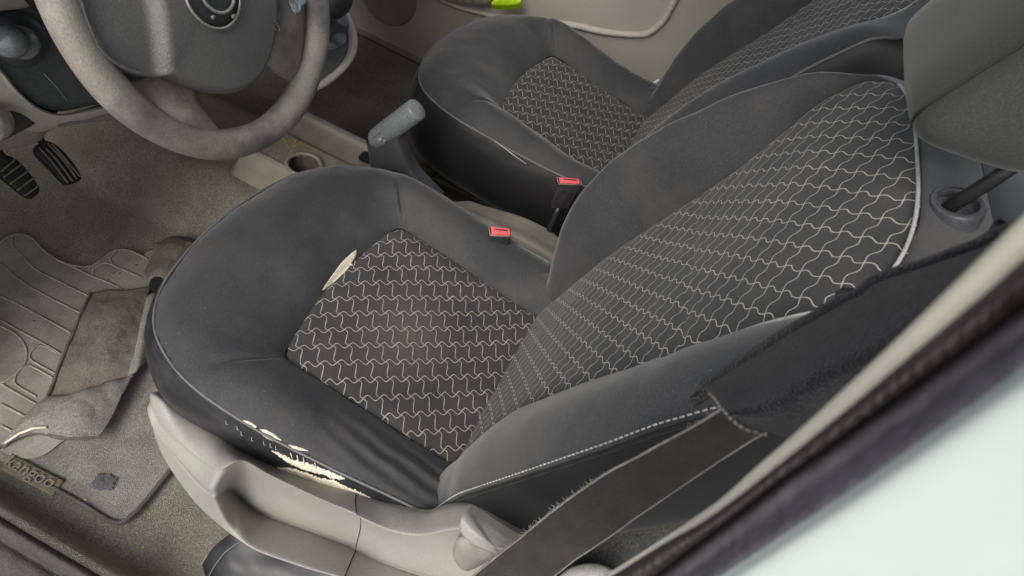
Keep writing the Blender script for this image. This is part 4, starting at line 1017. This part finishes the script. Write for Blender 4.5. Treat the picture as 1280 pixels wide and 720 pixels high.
# ------------------------------------------------------------------ under-seat bits
sc = [[((252, 706), .030), ((260, 694), .040), ((272, 680), .055), ((290, 666), .085)],
      [((262, 728), .035), ((276, 706), .055), ((290, 690), .075), ((312, 676), .095)],
      [((290, 752), .035), ((310, 728), .060), ((330, 706), .085), ((350, 694), .105)],
      [((350, 780), .035), ((365, 754), .060), ((380, 728), .085), ((395, 706), .105)],
      [((430, 800), .035), ((440, 775), .060), ((450, 750), .085), ((460, 722), .105)]]
G = net([[uz(p, z) for p, z in r_] for r_ in sc], 40, 30)
ub = thing('hanging_flap', tuple(G[20, 15]), 'shiny black cloth flap with a sewn edge hanging under the seat side trim', 'cloth flap')
for i in range(40):
    for j in range(30): G[i, j] += V(0, 0, 1)*.005*fbm(G[i, j], 14.)
grid('flap_cloth', G, m_vinyl, ub, solid=.002)
tube('sewn_edge', [G[8, j]+V(-.001, 0, .0015) for j in range(30)], .0012, m_pipe, ub, ns=5)
tube('frayed_corner', [G[0, j]+V(-.001, 0, 0) for j in range(0, 12)], .0015, m_fray, ub, ns=5)
cp = [uz(p, .07) for p in ((696, 730), (706, 714), (722, 706), (740, 704), (758, 708), (775, 722), (760, 745), (715, 748))]
cpo = grid('rail_cover', dome(cp, V(0, 0, 1), .012, 8, 2.5, 64, drop=.05), m_light, cv=True); tag(cpo, 'pale rounded plastic cap on the rear floor at the bottom edge, between belt and pillar', 'rail cover')
# seat base and rails
v, f = join([box((-.21, .16, .10), (.03, .52, .05)), box((.19, .16, .10), (.03, .52, .05)), box((0, .16, .17), (.44, .40, .05))])
b_ = mk('seat_base', v, f, m_void, seat, bev=.004)
v, f = join([box((DX-.20, .17, .07), (.035, .56, .05)), box((DX+.20, .17, .07), (.035, .56, .05)), box((DX, .2, .16), (.44, .36, .05))])
mk('seat_base', v, f, m_rail, pseat, bev=.004)
tube('seat_cable', [uz(p, z) for p, z in (((512, 232), .1), ((518, 216), .11), ((528, 206), .12), ((536, 204), .13))], .003, m_blk, pseat, ns=8)
# glint on the passenger recliner cover, modelled as a pale bar
tube('recline_lever_or_glint', [ux(p, DX+.27) for p in ((806, 110), (814, 106), (824, 100))], .004, m_light, pseat, ns=8)

v, f = box((-.468, 1.18, .28), (.03, .72, .62)); kk = mk('unseen_kick_panel', v, f, m_beige, dash, bev=.01)  # out of view, added to darken the front footwell
# ------------------------------------------------------------------ unseen car shell, added to shade the cabin
rf = thing('unseen_body_shell', (.35, 0, 1.2), 'unseen roof and rear body of the car, added to shade the cabin', 'car body')
G = np.array([[V(x, y, 1.42+.05*math.cos((x-.35)*1.6)) for y in np.linspace(-1.2, .45, 20)] for x in np.linspace(-.42, 1.12, 20)])
grid('roof_panel', G, m_cream, rf, solid=.03)
v, f = box((.35, -1.2, .55), (1.7, .05, 1.7)); mk('rear_bulkhead', v, f, m_void, rf)
v, f = box((.35, 1.75, .45), (1.75, .05, .8)); mk('firewall', v, f, m_void, rf)
v, f = box((.35, .95, .74), (1.5, .6, .05)); mk('dash_top', v, f, m_bagw, rf, bev=.02)
gr = np.array([[V(x, y, -.38) for y in np.linspace(-12, 12, 8)] for x in np.linspace(-12, 12, 8)])
g_ = grid('ground', gr, m_asph); tag(g_, kind='structure')

# ------------------------------------------------------------------ light
w = bpy.data.worlds.new('World'); SC.world = w; w.use_nodes = True
nt = w.node_tree; bgn = nt.nodes['Background']; sky = nt.nodes.new('ShaderNodeTexSky'); sky.sky_type = 'NISHITA'; sky.sun_disc = False
# sun direction vector (towards the sun)
SUN = V(-.72, .12, .66); SUN /= np.linalg.norm(SUN)
sky.sun_elevation = math.asin(SUN[2]); sky.sun_rotation = math.atan2(SUN[0], SUN[1])
sky.dust_density = 3.; sky.air_density = 1.; sky.ozone_density = 1.
hs_ = nt.nodes.new('ShaderNodeHueSaturation'); hs_.inputs['Saturation'].default_value = .35; nt.links.new(sky.outputs[0], hs_.inputs['Color']); nt.links.new(hs_.outputs[0], bgn.inputs[0]); bgn.inputs[1].default_value = .13
ld = bpy.data.lights.new('sun', 'SUN'); ld.energy = 1.2; ld.angle = math.radians(35); ld.color = (1., .96, .9)
lo_ = bpy.data.objects.new('sun', ld); COL.objects.link(lo_); lo_.rotation_euler = Vector(tuple(SUN)).to_track_quat('Z', 'Y').to_euler()

# ------------------------------------------------------------------ camera
cd = bpy.data.cameras.new('camera'); cam = bpy.data.objects.new('camera', cd); COL.objects.link(cam)
from mathutils import Matrix
mw = Matrix.Identity(4)
for r in range(3):
    for c in range(3): mw[r][c] = float(M[c][r])
    mw[r][3] = float(CAM[r])
cam.matrix_world = mw
cd.sensor_width = 36.; cd.lens = FPX/1280*36.; cd.clip_start = .01; cd.clip_end = 200.
cd.dof.use_dof = True; cd.dof.focus_distance = .92; cd.dof.aperture_fstop = 15.
SC.camera = cam
SC.view_settings.view_transform = 'Standard'; SC.view_settings.look = 'None'; SC.view_settings.exposure = 0.95; SC.view_settings.gamma = 1.
SC.render.resolution_x = 1024; SC.render.resolution_y = 576
SC.cycles.use_denoising = True; SC.cycles.max_bounces = 8
for o in list(bpy.data.objects):
    if '_loc' in o: del o['_loc']
